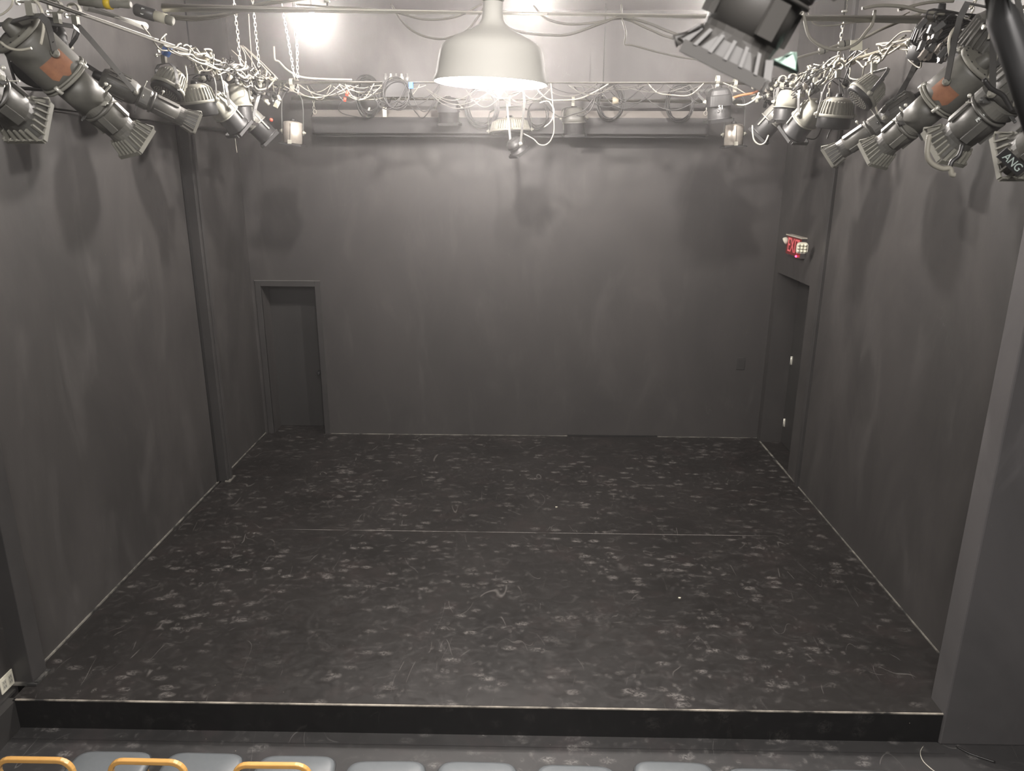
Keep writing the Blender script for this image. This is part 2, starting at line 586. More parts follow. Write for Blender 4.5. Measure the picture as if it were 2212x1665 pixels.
# back door: frame and leaf
mb = MB()
fw = 0.072
mb.box(DX0 - fw, DX0, YB - 0.016, YB + 0.02, 0, DZ + fw)
mb.box(DX1, DX1 + fw, YB - 0.016, YB + 0.02, 0, DZ + fw)
mb.box(DX0, DX1, YB - 0.016, YB + 0.02, DZ, DZ + fw)
bevel(struct('trim_10', mb, M_TRIMK), 0.004)
struct('trim_11', MB().box(DX0 - fw - 0.004, DX1 + fw + 0.004, YB - 0.020, YB, DZ + fw, DZ + fw + 0.006), mat('pale_frame_edge', (0.12, 0.115, 0.11), 0.5))
d1 = struct('door_1', MB().box(DX0 - 0.02, DX1 + 0.02, YB + 0.310, YB + 0.350, 0.005, DZ + 0.02), M_DOOR)
kp = V((-2.85, YB + 0.31, 0.80))
MB().lathe([(0, .033), (.006, .033), (.010, .014), (.038, .012), (.044, .022), (.058, .029), (.072, .026), (.080, .012)], kp, V((0, -1, 0)), 20).build('door_knob', M_LENS, d1, 'glossy black round door knob')
# side door in the right recess
d2 = struct('door_2', MB().box(XR + RD - 0.045, XR + RD, RY0 - 0.02, RY1 + 0.02, 0.005, RZ + 0.02), M_DOOR)
hx = XR + RD - 0.045
for hz in (0.30, 1.16):
    MB().box(hx - 0.012, hx, RY1 - 0.08, RY1 - 0.055, hz - 0.055, hz + 0.055).lathe([(-.055, .010), (.055, .010)], V((hx - 0.014, RY1 - 0.067, hz)), V((0, 0, 1)), 10).build('hinge', M_STEEL, d2, 'bare steel door hinge')

# outlet, wall plate, exit sign
def ox(y, z, x=-3.64):
    return V((x, y, z))
t = thing('wall_outlet', (-3.64, 4.38, 0.075), 'cream double power outlet low on the left wall beside the stage corner', 'outlet')
bevel(MB().box(-3.641, -3.632, 4.315, 4.445, 0.015, 0.135).build('cover_plate', M_CREAM, t), 0.003)
for yy in (4.35, 4.41):
    MB().box(-3.634, -3.629, yy - 0.018, yy + 0.018, 0.04, 0.11).build('receptacle', mat('outlet_face', (0.42, 0.41, 0.35), 0.5), t)
    for dy in (-0.0075, 0.0075):
        for zz in (0.092, 0.057):
            MB().box(-3.630, -3.6285, yy + dy - 0.0018, yy + dy + 0.0018, zz - .008, zz + .008).build('slot', M_FIXD, t)

t = thing('wall_plate', (2.91, YB, 1.06), 'black painted switch plate on the back wall near the right corner', 'switch plate')
bevel(MB().box(2.858, 2.968, YB - 0.008, YB + 0.002, 0.975, 1.143).build('cover_plate', M_TRIMK, t), 0.003)
MB().box(2.885, 2.94, YB - 0.011, YB - 0.007, 1.01, 1.11).build('switch_panel', M_DOOR, t)

ex0, ex1, ez0, ez1 = 8.665, 9.165, 2.575, 2.800
t = thing('exit_sign', (XR, 8.915, ez0), 'red EXIT sign with emergency lamp heads above the right doorway', 'exit sign')
MB().box(XR - 0.055, XR + 0.002, ex0, ex1, ez0, ez1).build('housing', M_EXITB, t)
MB().box(XR - 0.068, XR + 0.002, ex0 - 0.01, ex1 + 0.01, ez1, ez1 + 0.014).build('lit_top', M_EXITT, t, 'top edge of the sign, painted tan as if lit')
MB().box(XR - 0.058, XR - 0.054, ex0 + 0.01, ex1 - 0.01, ez0 + 0.012, ez1 - 0.008).build('red_face', M_EXITF, t)
text_mb('EXIT', 0.235, V((XR - 0.060, (ex0 + ex1) / 2, (ez0 + ez1) / 2 + 0.002)), V((0, -1, 0)), V((0, 0, 1)), 0.0015, 0.80).build('lettering', M_EXITL, t, 'glowing red letters EXIT')
for (cy_, dx_, tilt) in ((9.26, 0.12, 'l'), (8.72, 0.155, 'r')):
    c = atx(1733, 534, XR - 0.135) if tilt == 'r' else atx(1697, 520, XR - 0.075)
    cy_ = c.y
    ax = V((-0.35, -0.9, -0.25)).normalized() if tilt == 'r' else V((-0.75, 0.45, -0.55)).normalized()
    s_, u_, a_ = frame(ax)
    if tilt == 'r':
        mb = MB()
        rings = []
        for (tt, hw) in ((-.035, .03), (-.01, .055), (.03, .062)):
            rings.append([c + a_ * tt + s_ * (hw * math.copysign(abs(math.cos(q)) ** .45, math.cos(q))) + u_ * (hw * math.copysign(abs(math.sin(q)) ** .45, math.sin(q))) for q in [2 * math.pi * i / 20 + .01 for i in range(20)]])
        mb.loft(rings)
        h = mb.build('lamp_head', M_CREAM, t, 'square emergency lamp head facing the room')
        mb = MB()
        for i in range(3):
            for j in range(3):
                mb.ball(c + a_ * .031 + s_ * (i - 1) * .036 + u_ * (j - 1) * .036, .016, 10, 6)
        mb.build('lens', M_TAG, h)
    else:
        h = MB().lathe([(-.04, .015), (-.025, .036), (0, .046), (.015, .044), (.017, .02)], c, ax, 20).build('lamp_head', M_CREAM, t, 'round emergency lamp head at the far end')
    MB().tube([c - a_ * 0.03, V((XR - 0.03, min(max(cy_, ex0 + .03), ex1 - .02), c.z))], .012, 8).build('lamp_arm', M_EXITB, t)
led = MB().ball(at(1733, 549, 8.72) * 1.0, 0.010, 10, 6)
lp = V((XR - 0.062, 8.78, 2.590))
MB().ball(lp, 0.013, 12, 8).build('indicator_light', M_LED, t, 'small lit red indicator light')

# ================================================================ TRUSS OF PIPES
ZP = 4.41
def pipe(name, p0, p1, r, label, mt=M_PIPE, group=None):
    t_ = thing(name, (V(p0) + V(p1)) / 2, label, 'pipe', group)
    MB().tube([p0, p1], r, 16).build('tube', mt, t_)
    return t_

def coupling(t_, p, ax, r):
    MB().lathe([(-.035, r * 1.02), (-.035, r * 1.35), (.035, r * 1.35), (.035, r * 1.02)], V(p), V(ax), 14).build('coupling', M_PIPEB, t_)

pl = pipe('lighting_pipe', (-2.56, 1.0, ZP + .03), (-2.60, 8.45, ZP), 0.024, 'grey lighting pipe running front to back above the left side of the stage')
coupling(pl, (-2.575, 6.4, ZP + .01), (0, 1, 0), .024)
prt = pipe('lighting_pipe', (2.75, 1.0, ZP + .03), (2.60, 8.45, ZP), 0.029, 'brownish lighting pipe running front to back above the right side of the stage', M_PIPEB)
coupling(prt, (2.65, 6.6, ZP + .01), (0, 1, 0), .024)
p1 = pipe('lighting_pipe', (-3.1, 8.2, ZP - .005), (3.0, 8.2, ZP + .0), 0.021, 'thin grey cross pipe behind the pendant, upper of the two far pipes')
p2 = pipe('lighting_pipe', (-2.75, 9.3, 4.342), (2.52, 9.3, 4.318), 0.032, 'thick pale cross pipe close to the back wall, carrying the screen case')
pipe('lighting_pipe', (-0.6, 1.15, 4.40), (2.8, 1.15, 4.40), 0.024, 'grey cross pipe overhead, nearest to the viewer, carrying the blurred lamp')
coupling(p2, (1.05, 9.3, 4.325), (1, 0, 0), .030)
p3 = pipe('lighting_pipe', (-2.2, 4.92, 4.50), (2.45, 4.92, 4.44), 0.024, 'bright steel cross pipe nearest the seats, across the top edge', M_STEEL)
p4 = pipe('lighting_pipe', (-3.50, 3.0, 3.99), (-3.50, 9.6, 3.97), 0.022, 'dark pipe fixed along the top of the left wall', M_PIPEK)
for yy in (4.9, 6.6, 8.9):
    MB().tube([(XL - .01, yy, 3.98), (-3.50, yy, 3.98)], .012, 8).build('wall_bracket', M_PIPEB, p4)
# threaded rods holding the pipes to the ceiling
def rod(p, label):
    t_ = thing('hanger_rod', (p[0], p[1], p[2]), label, 'rod')
    MB().tube([p, (p[0], p[1], ZC)], .006, 6).build('rod', M_STRAP, t_)
    MB().lathe([(0, .018), (.01, .018)], V((p[0], p[1], p[2] + .02)), V((0, 0, 1)), 8).build('nut', M_STEEL, t_)
rod((-2.35, 8.2, ZP + .02), 'thin threaded rod above the left end of the upper far cross pipe')
rod((1.9, 4.92, 4.46), 'thin threaded rod holding the bright front cross pipe on the right')
rod((-1.2, 4.92, 4.51), 'thin threaded rod holding the bright front cross pipe left of the pendant')
rod((0.9, 9.3, 4.35), 'thin threaded rod above the thick pale pipe by the back wall')
rod((-2.60, 6.2, ZP + .03), 'thin threaded rod above the middle of the left side pipe')

# chains
def chain(p0, p1, label, ll=0.045, r=0.0035, wd=0.011, group=None):
    p0, p1 = V(p0), V(p1)
    ax = (p1 - p0)
    n = max(2, int(ax.length / (ll * 0.76)))
    a, b, ax_ = frame(ax)
    mb = MB()
    for i in range(n):
        c = p0.lerp(p1, (i + .5) / n) + a * random.uniform(-.002, .002)
        sd = a if i % 2 else b
        pts = []
        for k in range(12):
            q = 2 * math.pi * k / 12
            pts.append(c + sd * (wd * math.cos(q)) + ax_ * ((ll / 2 - wd) * (1 if math.sin(q) > 0 else -1) * (1 if abs(math.sin(q)) > .05 else 0) + wd * math.sin(q)))
        mb.tube(pts, r, 6, closed=True)
    return tag(mb.build('chain', M_CHAIN), label, 'chain', group)

chain((-2.60, 7.25, ZC), (-2.59, 7.25, ZP + .02), 'galvanised chain hanging to the left side pipe, nearer of the two')
chain((-2.60, 7.75, ZC), (-2.59, 7.75, ZP + .02), 'galvanised chain hanging to the left side pipe, farther of the two', .045, .003)
chain((-2.48, 8.2, ZC), (-2.38, 8.2, ZP + .02), 'galvanised chain over the left end of the upper far cross pipe')
chain((-2.30, 8.2, ZC), (-2.36, 8.2, ZP - .12), 'galvanised chain just right of the rod, ending below the upper far pipe')
chain((2.68, 6.9, ZC), (2.66, 6.9, ZP + .02), 'shiny chain hanging to the right side pipe')
chain((2.64, 6.95, ZP - .02), (2.62, 6.95, 3.95), 'shiny chain dangling below the right side pipe beside the finned lamp')
chain((2.45, 8.2, ZC), (2.42, 8.2, ZP + .01), 'shiny chain at the right end of the upper far cross pipe')
chain((2.78, 4.75, 5.0), (2.55, 4.78, ZP + .02), 'big pale chain at the top right corner above the yoke lamp', .07, .006, .018)
chain((-2.50, 9.3, 4.36), (-2.50, 9.3, 4.215), 'short chain holding the left end of the screen case', .04, .003)
chain((2.12, 9.3, 4.33), (2.12, 9.3, 4.215), 'short chain holding the right end of the screen case', .04, .003)

# projection screen case hanging in front of the back wall
t = thing('projection_screen', (-0.18, 9.36, 3.94), 'long black roll-up projection screen case hanging before the back wall', 'projection screen')
S0, S1 = -2.53, 2.165
mb = MB()
prof = [(9.30, 3.955), (9.30, 4.135), (9.43, 4.215), (9.47, 4.215), (9.47, 3.940), (9.32, 3.940)]
mb.loft([[V((S0, y, z)) for y, z in prof], [V((S1, y, z)) for y, z in prof]])
mb.build('case', M_SCREEN, t)
MB().add([(S0, 9.297, 4.137), (S1, 9.297, 4.137), (S1, 9.427, 4.219), (S0, 9.427, 4.219), (S0, 9.302, 4.130), (S1, 9.302, 4.130), (S1, 9.432, 4.212), (S0, 9.432, 4.212)],
         [(0, 1, 2, 3), (7, 6, 5, 4), (0, 4, 5, 1), (1, 5, 6, 2), (2, 6, 7, 3), (3, 7, 4, 0)]).build('sloping_top_panel', M_SCREENT, t, 'sloping top of the case, painted lighter grey as if lit')
for sx in (S0, S1):
    MB().loft([[V((sx - .012, y, z)) for y, z in prof], [V((sx + .012, y, z)) for y, z in prof]]).build('end_cap', M_SCREEN, t)
for sx in (-2.50, 2.12):
    MB().tube([V((sx + .02 * math.cos(q), 9.33, 4.19 + .025 * math.sin(q))) for q in [2 * math.pi * i / 12 for i in range(12)]], .004, 6, True).build('hanging_ring', M_CHAIN, t)
MB().box(S0 + .02, S1 - .02, 9.36, 9.38, 3.915, 3.94).build('screen_batten', M_FIXD, t)

# ================================================================ LAMPS
# dome pendant
PC = at(1060, 178, 2.90)
R0 = 0.207
tilt = V((0.035, 0.0, 1)).normalized()
t = thing('pendant_lamp', PC, 'grey metal dome pendant with a glowing white opening, hanging in front centre', 'pendant lamp')
prof = [(-.02, 1.0), (.02, 1.0), (.10, .965), (.30, .93), (.47, .90), (.56, .86), (.62, .80), (.70, .66), (.78, .49), (.85, .34), (.92, .235), (1.00, .19), (1.10, .175), (1.28, .165)]
outer = [(h * R0, r * R0) for h, r in prof]
inner = [((h - .008) * R0, (r - .02) * R0) for h, r in reversed(prof[1:12])]
MB().lathe(outer, PC, tilt, 64, cap0=False).build('shade', M_PEND, t)
MB().lathe(inner + [(-.018 * R0, .985 * R0)], PC, tilt, 64, cap0=False, cap1=False).build('inner_lining', M_WHITE, t, 'white inside of the shade')
MB().lathe([(-.006, .002), (-.006, .955 * R0), (-.002, .955 * R0), (-.002, .002)], PC, tilt, 64).build('diffuser', M_DIFF, t, 'glowing white diffuser')
MB().lathe([(1.28 * R0, .12 * R0), (1.30 * R0, .19 * R0), (1.34 * R0, .19 * R0), (1.36 * R0, .105 * R0), (1.62 * R0, .10 * R0), (1.64 * R0, .17 * R0), (1.68 * R0, .17 * R0), (1.70 * R0, .05 * R0)], PC, tilt, 24).build('socket', M_SILV, t)
mb = MB()
for q in range(3):
    a_ = q * 2.1 + .4
    d_ = V((math.cos(a_), math.sin(a_), 0)) * (.17 * R0)
    mb.tube([PC + tilt * 1.30 * R0 + d_, PC + tilt * 1.66 * R0 + d_], .005, 8)
mb.build('cage_rods', M_STEEL, t)
ptop = PC + tilt * 1.68 * R0
MB().tube([ptop, ptop + V((0.0, 0.0, .15)), V((ptop.x, ptop.y, ZC))], .007, 8).build('cord', M_CABK, t)
MB().lathe([(0, .05), (.03, .05)], V((ptop.x, ptop.y, ZC - .03)), V((0, 0, 1)), 18).build('ceiling_rose', M_SILV, t)

sl = bpy.data.lights.new('pendant_beam', 'AREA')
sl.energy = SPOT_PENDANT
sl.shape = 'DISK'
sl.size = 0.36
sl.spread = math.radians(125)
sl.color = (1.0, 0.94, 0.89)
slo = bpy.data.objects.new('pendant_beam', sl)
slo.location = PC - V((0, 0, 0.006))
COL.objects.link(slo)

# bare-bulb work lights over the stage
def work_light(p, label, rr=0.05):
    t_ = thing('work_light', p, label, 'work light')
    p = V(p)
    MB().ball(p, rr, 16, 10).build('bulb', M_BULB, t_, 'glowing bulb')
    MB().lathe([(rr * .9, rr * .55), (rr * 1.9, rr * .60), (rr * 2.1, rr * .4)], p, V((0, 0, 1)), 18).build('socket', M_WHITE, t_)
    MB().tube([p + V((0, 0, rr * 2)), V((p.x, p.y, ZC))], .006, 8).build('cord', M_CABK, t_)
    MB().lathe([(0, .045), (.03, .045)], V((p.x, p.y, ZC - .03)), V((0, 0, 1)), 16).build('ceiling_rose', M_WHITE, t_)
work_light(at(1150, -4, 6.7), 'glaring bulb at the top edge, just right of the pendant cord', .036)
work_light(at(1072, 140, 7.0), 'added bulb, unseen behind the dome pendant', .046)  # added out of sight to throw shadows on the back wall
work_light((-1.82, 6.9, 4.775), 'glaring bulb hanging left of the pendant, near the top edge', .043)
work_light((1.72, 6.9, 4.83), 'bulb hanging behind the big out-of-focus stage light', .043)

# ================================================================ STAGE LIGHTS
def clamp(t_, hp, pipe_ax, mt=M_FIXG):
    """hook clamp round the pipe at hp"""
    s_, u_, a_ = frame(V(pipe_ax))
    mb = MB()
    pts = []
    for i in range(9):
        q = math.radians(-60 + 260 * i / 8)
        pts.append(hp + s_ * (.036 * math.cos(q)) + u_ * (.036 * math.sin(q)))
    mb.strap(pts, a_, .034, .010)
    mb.obox(hp - u_ * .058, s_, u_, a_, .016, .030, .017)
    c_ = mb.build('clamp', mt, t_)
    MB().tube([hp - u_ * .03 - s_ * .055, hp - u_ * .03 + s_ * .0], .006, 6).lathe([(0, .013), (.012, .013)], hp - u_ * .03 - s_ * .062, s_, 6).build('clamp_bolt', M_STEEL, c_)
    return hp - u_ * .088


def yoke(t_, piv, ax, hw, top, wdt=0.032, mt=M_STRAP, side=None):
    """U strap from both sides of the body up to `top`"""
    s_, u_, a_ = frame(ax)
    if side is not None:
        s_ = side
    up = (top - piv)
    L = up.length
    up.normalize()
    wd = s_.cross(up).normalized()
    pts = [piv + s_ * hw - up * .03]
    pts += [piv + s_ * hw + up * (L * .55)]
    pts += [piv + s_ * hw * .93 + up * (L * .80), piv + s_ * hw * .60 + up * (L * .97), piv + up * L]
    left = [piv + (p - piv) - s_ * 2 * (p - piv).dot(s_) for p in reversed(pts[:-1])]
    y_ = MB().strap(pts + left, wd, wdt, .005).build('yoke', mt, t_)
    for sg in (-1, 1):
        MB().lathe([(-.006, .020), (.008, .020), (.010, .011), (.024, .010)], piv + s_ * (hw * sg), s_ * sg, 14).build('pivot_knob', M_FIXG, t_)
    mb = MB()
    for sg in (-1, 1):
        mb.lathe([(0, .005), (.0035, .005)], piv + s_ * (hw * sg) + up * (L * .3), s_ * sg, 8)
    mb.build('strap_holes', M_FIXD, y_)
    return y_


def square_ring(c, s_, u_, hw, p=.35, n=24):
    return [c + s_ * (hw * math.copysign(abs(math.cos(q)) ** p, math.cos(q))) + u_ * (hw * math.copysign(abs(math.sin(q)) ** p, math.sin(q)))
            for q in [2 * math.pi * i / n + math.pi / n for i in range(n)]]


def circ(c, s_, u_, r, n=24):
    return [c + s_ * (r * math.cos(q)) + u_ * (r * math.sin(q)) for q in [2 * math.pi * i / n + math.pi / n for i in range(n)]]


def lens_end(t_, o, ax, L, r, mt, roll=0.0, ribs=5):
    """lens tube front: flares from round to a square ribbed mouth with a gel holder"""
    s_, u_, a_ = frame(ax)
    s2 = s_ * math.cos(roll) + u_ * math.sin(roll)
    u2 = -s_ * math.sin(roll) + u_ * math.cos(roll)
    mb = MB()
    rr = [circ(o, s2, u2, r * .88), circ(o + a_ * L * .20, s2, u2, r * .86)]
    rr.append(square_ring(o + a_ * L * .42, s2, u2, r * .84, .75))
    rr.append(square_ring(o + a_ * L * .88, s2, u2, r * .90, .4))
    rr.append(square_ring(o + a_ * L, s2, u2, r * .92, .4))
    mb.loft(rr, cap1=False, smooth=False)
    m_ = mb.build('lens_hood', mt, t_)
    mb = MB()
    for fd, gd in ((s2, u2), (-s2, u2), (u2, s2), (-u2, s2)):
        for k in range(ribs):
            q = (k / (ribs - 1) - .5) * 1.45 * r
            p0 = o + a_ * L * .36 + fd * r * .84 + gd * q * .8
            p1 = o + a_ * L * .97 + fd * r * 1.02 + gd * q
            d = (p1 - p0)
            mb.obox((p0 + p1) / 2, d.normalized(), gd, d.normalized().cross(gd), d.length / 2, r * .04, r * .085)
    mb.build('fins', M_FIXG if mt is not M_FIXK else mt, m_)
    mb = MB()
    c = o + a_ * (L * 1.0)
    for fd, gd in ((s2, u2), (-s2, u2), (-u2, s2)):
        mb.obox(c + fd * r * 1.03 + a_ * r * .06, fd, gd, a_, r * .035, r * .98, r * .13)
        mb.obox(c + fd * r * .95 + a_ * r * .18, fd, gd, a_, r * .10, r * .98, r * .02)
    for sg in (-1, 1):
        q0 = o + a_ * L * .35 + u2 * r * .80 + s2 * (sg * r * .55)
        q1 = c + u2 * r * 1.22 + s2 * (sg * r * .86)
        mb.tube([q0, q1, c + u2 * r * 1.05 + s2 * (sg * r * .86) + a_ * r * .1], r * .07, 6)
    mb.tube([c + u2 * r * 1.22 - s2 * r * .86, c + u2 * r * 1.22 + s2 * r * .86], r * .05, 6)
    mb.build('gel_frame_holder', M_FIXG if mt is not M_FIXK else mt, t_)
    MB().lathe([(0, .01), (.002, r * .80), (.004, r * .86)], o + a_ * L * .80, ax, 24, cap1=False).build('lens', M_LENS, t_)
    return s2, u2, a_


def ers(label, p0, p1, r, hang=None, pipe_ax=(0, 1, 0), mt=M_FIX, big=False, roll=0.0, rust=False, group=None, vents=True):
    """ellipsoidal spotlight from its rear p0 to its mouth p1"""
    p0, p1 = V(p0), V(p1)
    ax = (p1 - p0)
    L = ax.length
    s_, u_, a_ = frame(ax)
    mid = p0 + ax * (.23 if big else .36)
    t_ = thing('ellipsoidal_spotlight', hang if hang is not None else mid, label, 'stage light', group)
    k = 1.42 if big else 1.20
    g0 = .60 if big else .40           # gate
    rg = .66 if big else .53           # ring band
    tb0, tb1 = (.67, .82) if big else (.55, .80)
    hous = [(0.06, .45), (0.07, .80 * k), (0.09, .95 * k), (.11, 1.0 * k), (.30, 1.0 * k), (.36, 1.0 * k), (.385, .98 * k)]
    if not big:
        hous = [(0.05, .5), (0.06, .72 * k), (0.09, .88 * k), (.16, 1.0 * k), (.27, 1.02 * k), (.35, .93 * k), (.40, .80 * k)]
    MB().lathe([(a * L, b * r) for a, b in hous], p0, ax, 32).build('reflector_housing', mt, t_)
    # rear cap
    cp = MB().lathe([(-.02 * L, .30 * r), (0, .42 * r), (.05 * L, .48 * r), (.075 * L, .5 * r)], p0, ax, 20).build('rear_cap', M_FIXD if not big else mt, t_)
    if big:
        # vented rim round the back and rolled seam
        MB().lathe([(.055 * L, .84 * k * r), (.048 * L, 1.05 * k * r), (.075 * L, 1.07 * k * r), (.082 * L, 1.0 * k * r)], p0, ax, 36).build('vented_rim', M_FIXG, t_)
        for i in range(14):
            q = 2 * math.pi * i / 14
            d_ = s_ * math.cos(q) + u_ * math.sin(q)
            MB().lathe([(0, .06 * r), (.004, .06 * r)], p0 + ax * .052 + d_ * (.93 * k * r), -a_, 8).build('vent_hole', M_FIXD, t_)
        mb = MB()
        mb.lathe([(.38 * L, .9 * k * r), (.38 * L, 1.07 * k * r), (.390 * L, 1.07 * k * r), (.392 * L, 1.0 * k * r), (.402 * L, 1.0 * k * r), (.404 * L, 1.07 * k * r), (.414 * L, 1.07 * k * r), (.414 * L, .8 * r)], p0, ax, 36)
        mb.build('flange', M_FIXG, t_)
        for i in range(4):
            q = 2 * math.pi * i / 4 + .6
            d_ = s_ * math.cos(q) + u_ * math.sin(q)
            MB().lathe([(-.02, .010), (.02, .010)], p0 + ax * .397 + d_ * (1.05 * k * r), ax, 10).build('flange_bolt', M_STEEL, t_)
        MB().lathe([(.40 * L, 1.08 * r), (.62 * L, 1.02 * r)], p0, ax, 32).build('middle_barrel', mt, t_)
    else:
        mb = MB()
        for i in range(18):
            q = 2 * math.pi * i / 18
            d_ = s_ * math.cos(q) + u_ * math.sin(q)
            mb.obox(p0 + ax * .20 + d_ * (1.04 * k * r), a_, d_, a_.cross(d_), L * .10, r * .05, r * .035)
        mb.build('cooling_ribs', mt, t_)
    # gate with shutters
    MB().loft([square_ring(p0 + ax * g0, s_, u_, .80 * r, .6), square_ring(p0 + ax * (g0 + .02), s_, u_, .98 * r, .5), square_ring(p0 + ax * (g0 + (.05 if big else .10)), s_, u_, .98 * r, .5), square_ring(p0 + ax * (g0 + (.07 if big else .13)), s_, u_, .86 * r, .7)]).build('gate', mt, t_)
    for i, d_ in enumerate((s_, -s_, u_, -u_)):
        g_ = a_.cross(d_)
        j = random.uniform(.1, .5) * r
        sh = MB().strap([p0 + ax * (g0 + .03) + d_ * r * .9, p0 + ax * (g0 + .033) + d_ * (r * 1.15 + j)], g_, r * .35, .003)
        sh.ball(p0 + ax * (g0 + .033) + d_ * (r * 1.18 + j), r * .07, 8, 6)
        sh.build('shutter_handle', M_STRAP if i % 2 else M_STEEL, t_)
    # ring clamp with long bolt across, then lens tube
    MB().lathe([(rg * L, .80 * r), (rg * L, 1.06 * r), ((rg + .02) * L, 1.06 * r), ((rg + .02) * L, .80 * r)], p0, ax, 28).build('ring_band', mt, t_)
    tb = MB().lathe([((tb0 - .05) * L, .80 * r), (tb0 * L, .92 * r), (tb1 * L, .88 * r)], p0, ax, 32).build('lens_tube', mt, t_)
    for q in (.8, 2.3, 3.9, 5.5):
        d_ = s_ * math.cos(q) + u_ * math.sin(q)
        MB().obox(p0 + ax * (tb0 + tb1) / 2 + d_ * (.98 * r), a_, d_, a_.cross(d_), L * (tb1 - tb0) * .42, r * .07, r * .20).build('tube_rail', mt, tb)
    MB().tube([p0 + ax * .60 + u_ * r * 1.05 + s_ * r * .2, p0 + ax * .60 + u_ * r * 1.35 + s_ * r * .2], .004, 6).ball(p0 + ax * .60 + u_ * r * 1.4 + s_ * r * .2, .010, 8, 6).build('focus_knob', M_STEEL, t_)
    MB().tube([p0 + ax * (rg + .01) - s_ * r * 1.45 + u_ * r * .5, p0 + ax * (rg + .01) + s_ * r * 1.45 + u_ * r * .5], .0035, 6).build('tilt_bolt', M_STEEL, t_)
    s2, u2, a2 = lens_end(t_, p0 + ax * tb1, ax, (.985 - tb1) * L, r, mt, roll)
    if hang is not None:
        hp = V(hang)
        tp = clamp(t_, hp, pipe_ax)
        yoke(t_, mid, ax, r * k * 1.10, tp)
    if rust:
        for sd in (-s_, s_):
            mb = MB()
            rows = []
            for i in range(9):
                row = []
                for j in range(9):
                    qa = (i / 8 - .5) * 1.15
                    wv = 1 + .12 * math.sin(i * 1.7) 
                    tt = r * (.05 + (j / 8) * 1.15 * wv * (1 - .25 * abs(i / 4 - 1) ** 2))
                    d_ = (sd * math.cos(qa - .25) + u_ * math.sin(qa - .25))
                    row.append(mid + a_ * tt + d_ * (k * r * 1.004))
                rows.append(row)
            n_ = len(mb.v)
            for row in rows:
                mb.v += row
            for i in range(8):
                for j in range(8):
                    mb.face([n_ + i * 9 + j, n_ + (i + 1) * 9 + j, n_ + (i + 1) * 9 + j + 1, n_ + i * 9 + j + 1], True)
            mb.build('scorched_patch', M_RUST, t_, 'orange scorched paint beside the yoke bolt')
    return t_, p0, ax, (s_, u_, a_)


def finned(label, c, ax, r, h, hang=None, pipe_ax=(0, 1, 0), mt=M_FIXG, dark=M_FIXD, perf=False, group=None, nf=30, barrel=0.7):
    """drum shaped lamp: finned cap, rim, then a dark barrel; c = centre of the rim, ax = direction of light"""
    c = V(c)
    s_, u_, a_ = frame(V(ax))
    t_ = thing('finned_par_light', hang if hang is not None else c, label, 'stage light', group)
    MB().lathe([(-h * 1.05, .30 * r), (-h, .62 * r), (-h * .85, .80 * r), (-h * .45, .92 * r), (0, .97 * r)], c, a_, 36).build('housing', mt, t_)
    mb = MB()
    for i in range(nf):
        q = 2 * math.pi * i / nf
        d_ = s_ * math.cos(q) + u_ * math.sin(q)
        g = a_.cross(d_)
        w2 = r * .035
        a0 = c - a_ * h * .88 + d_ * r * .74
        pts = [c - a_ * h * .92 + d_ * r * .66, c - a_ * h * .78 + d_ * r * .90, c - a_ * h * .15 + d_ * r * 1.03, c - a_ * h * .10 + d_ * r * .9]
        mb.loft([[p + g * w2 for p in pts], [p - g * w2 for p in pts]])
    mb.build('cooling_fins', mt, t_)
    MB().lathe([(-.14 * h, .95 * r), (-.14 * h, 1.05 * r), (.02 * h, 1.07 * r), (.02 * h, .95 * r)], c, a_, 36).build('rim', mt, t_)
    MB().lathe([(0, .96 * r), (h * barrel * .9, .98 * r), (h * barrel, .90 * r), (h * barrel, .80 * r), (h * barrel * .8, .76 * r)], c, a_, 36, cap0=False).build('barrel', dark, t_)
    if perf:
        mb = MB()
        for i in range(5):
            for j in range(6 + i * 5):
                q = 2 * math.pi * j / (6 + i * 5)
                rr = r * (.15 + i * .14)
                mb.lathe([(0, r * .035), (.003, r * .035)], c + a_ * (h * barrel + .002) + (s_ * math.cos(q) + u_ * math.sin(q)) * rr, a_, 8)
        MB().lathe([(0, .01), (.002, r * .84)], c + a_ * h * barrel, a_, 30).build('face_plate', dark, t_)
        mb.build('led_lenses', M_FIXG, t_)
    else:
        MB().lathe([(0, .01), (.006, r * .84)], c + a_ * h * barrel * .82, a_, 30).build('lens', M_LENS, t_)
    MB().lathe([(-h * 1.25, .16 * r), (-h * 1.05, .22 * r), (-h * 1.0, .22 * r)], c, a_, 14).build('rear_cap', dark, t_)
    if hang is not None:
        tp = clamp(t_, V(hang), pipe_ax)
        yoke(t_, c - a_ * h * .1, a_, r * 1.10, tp, .024)
    return t_


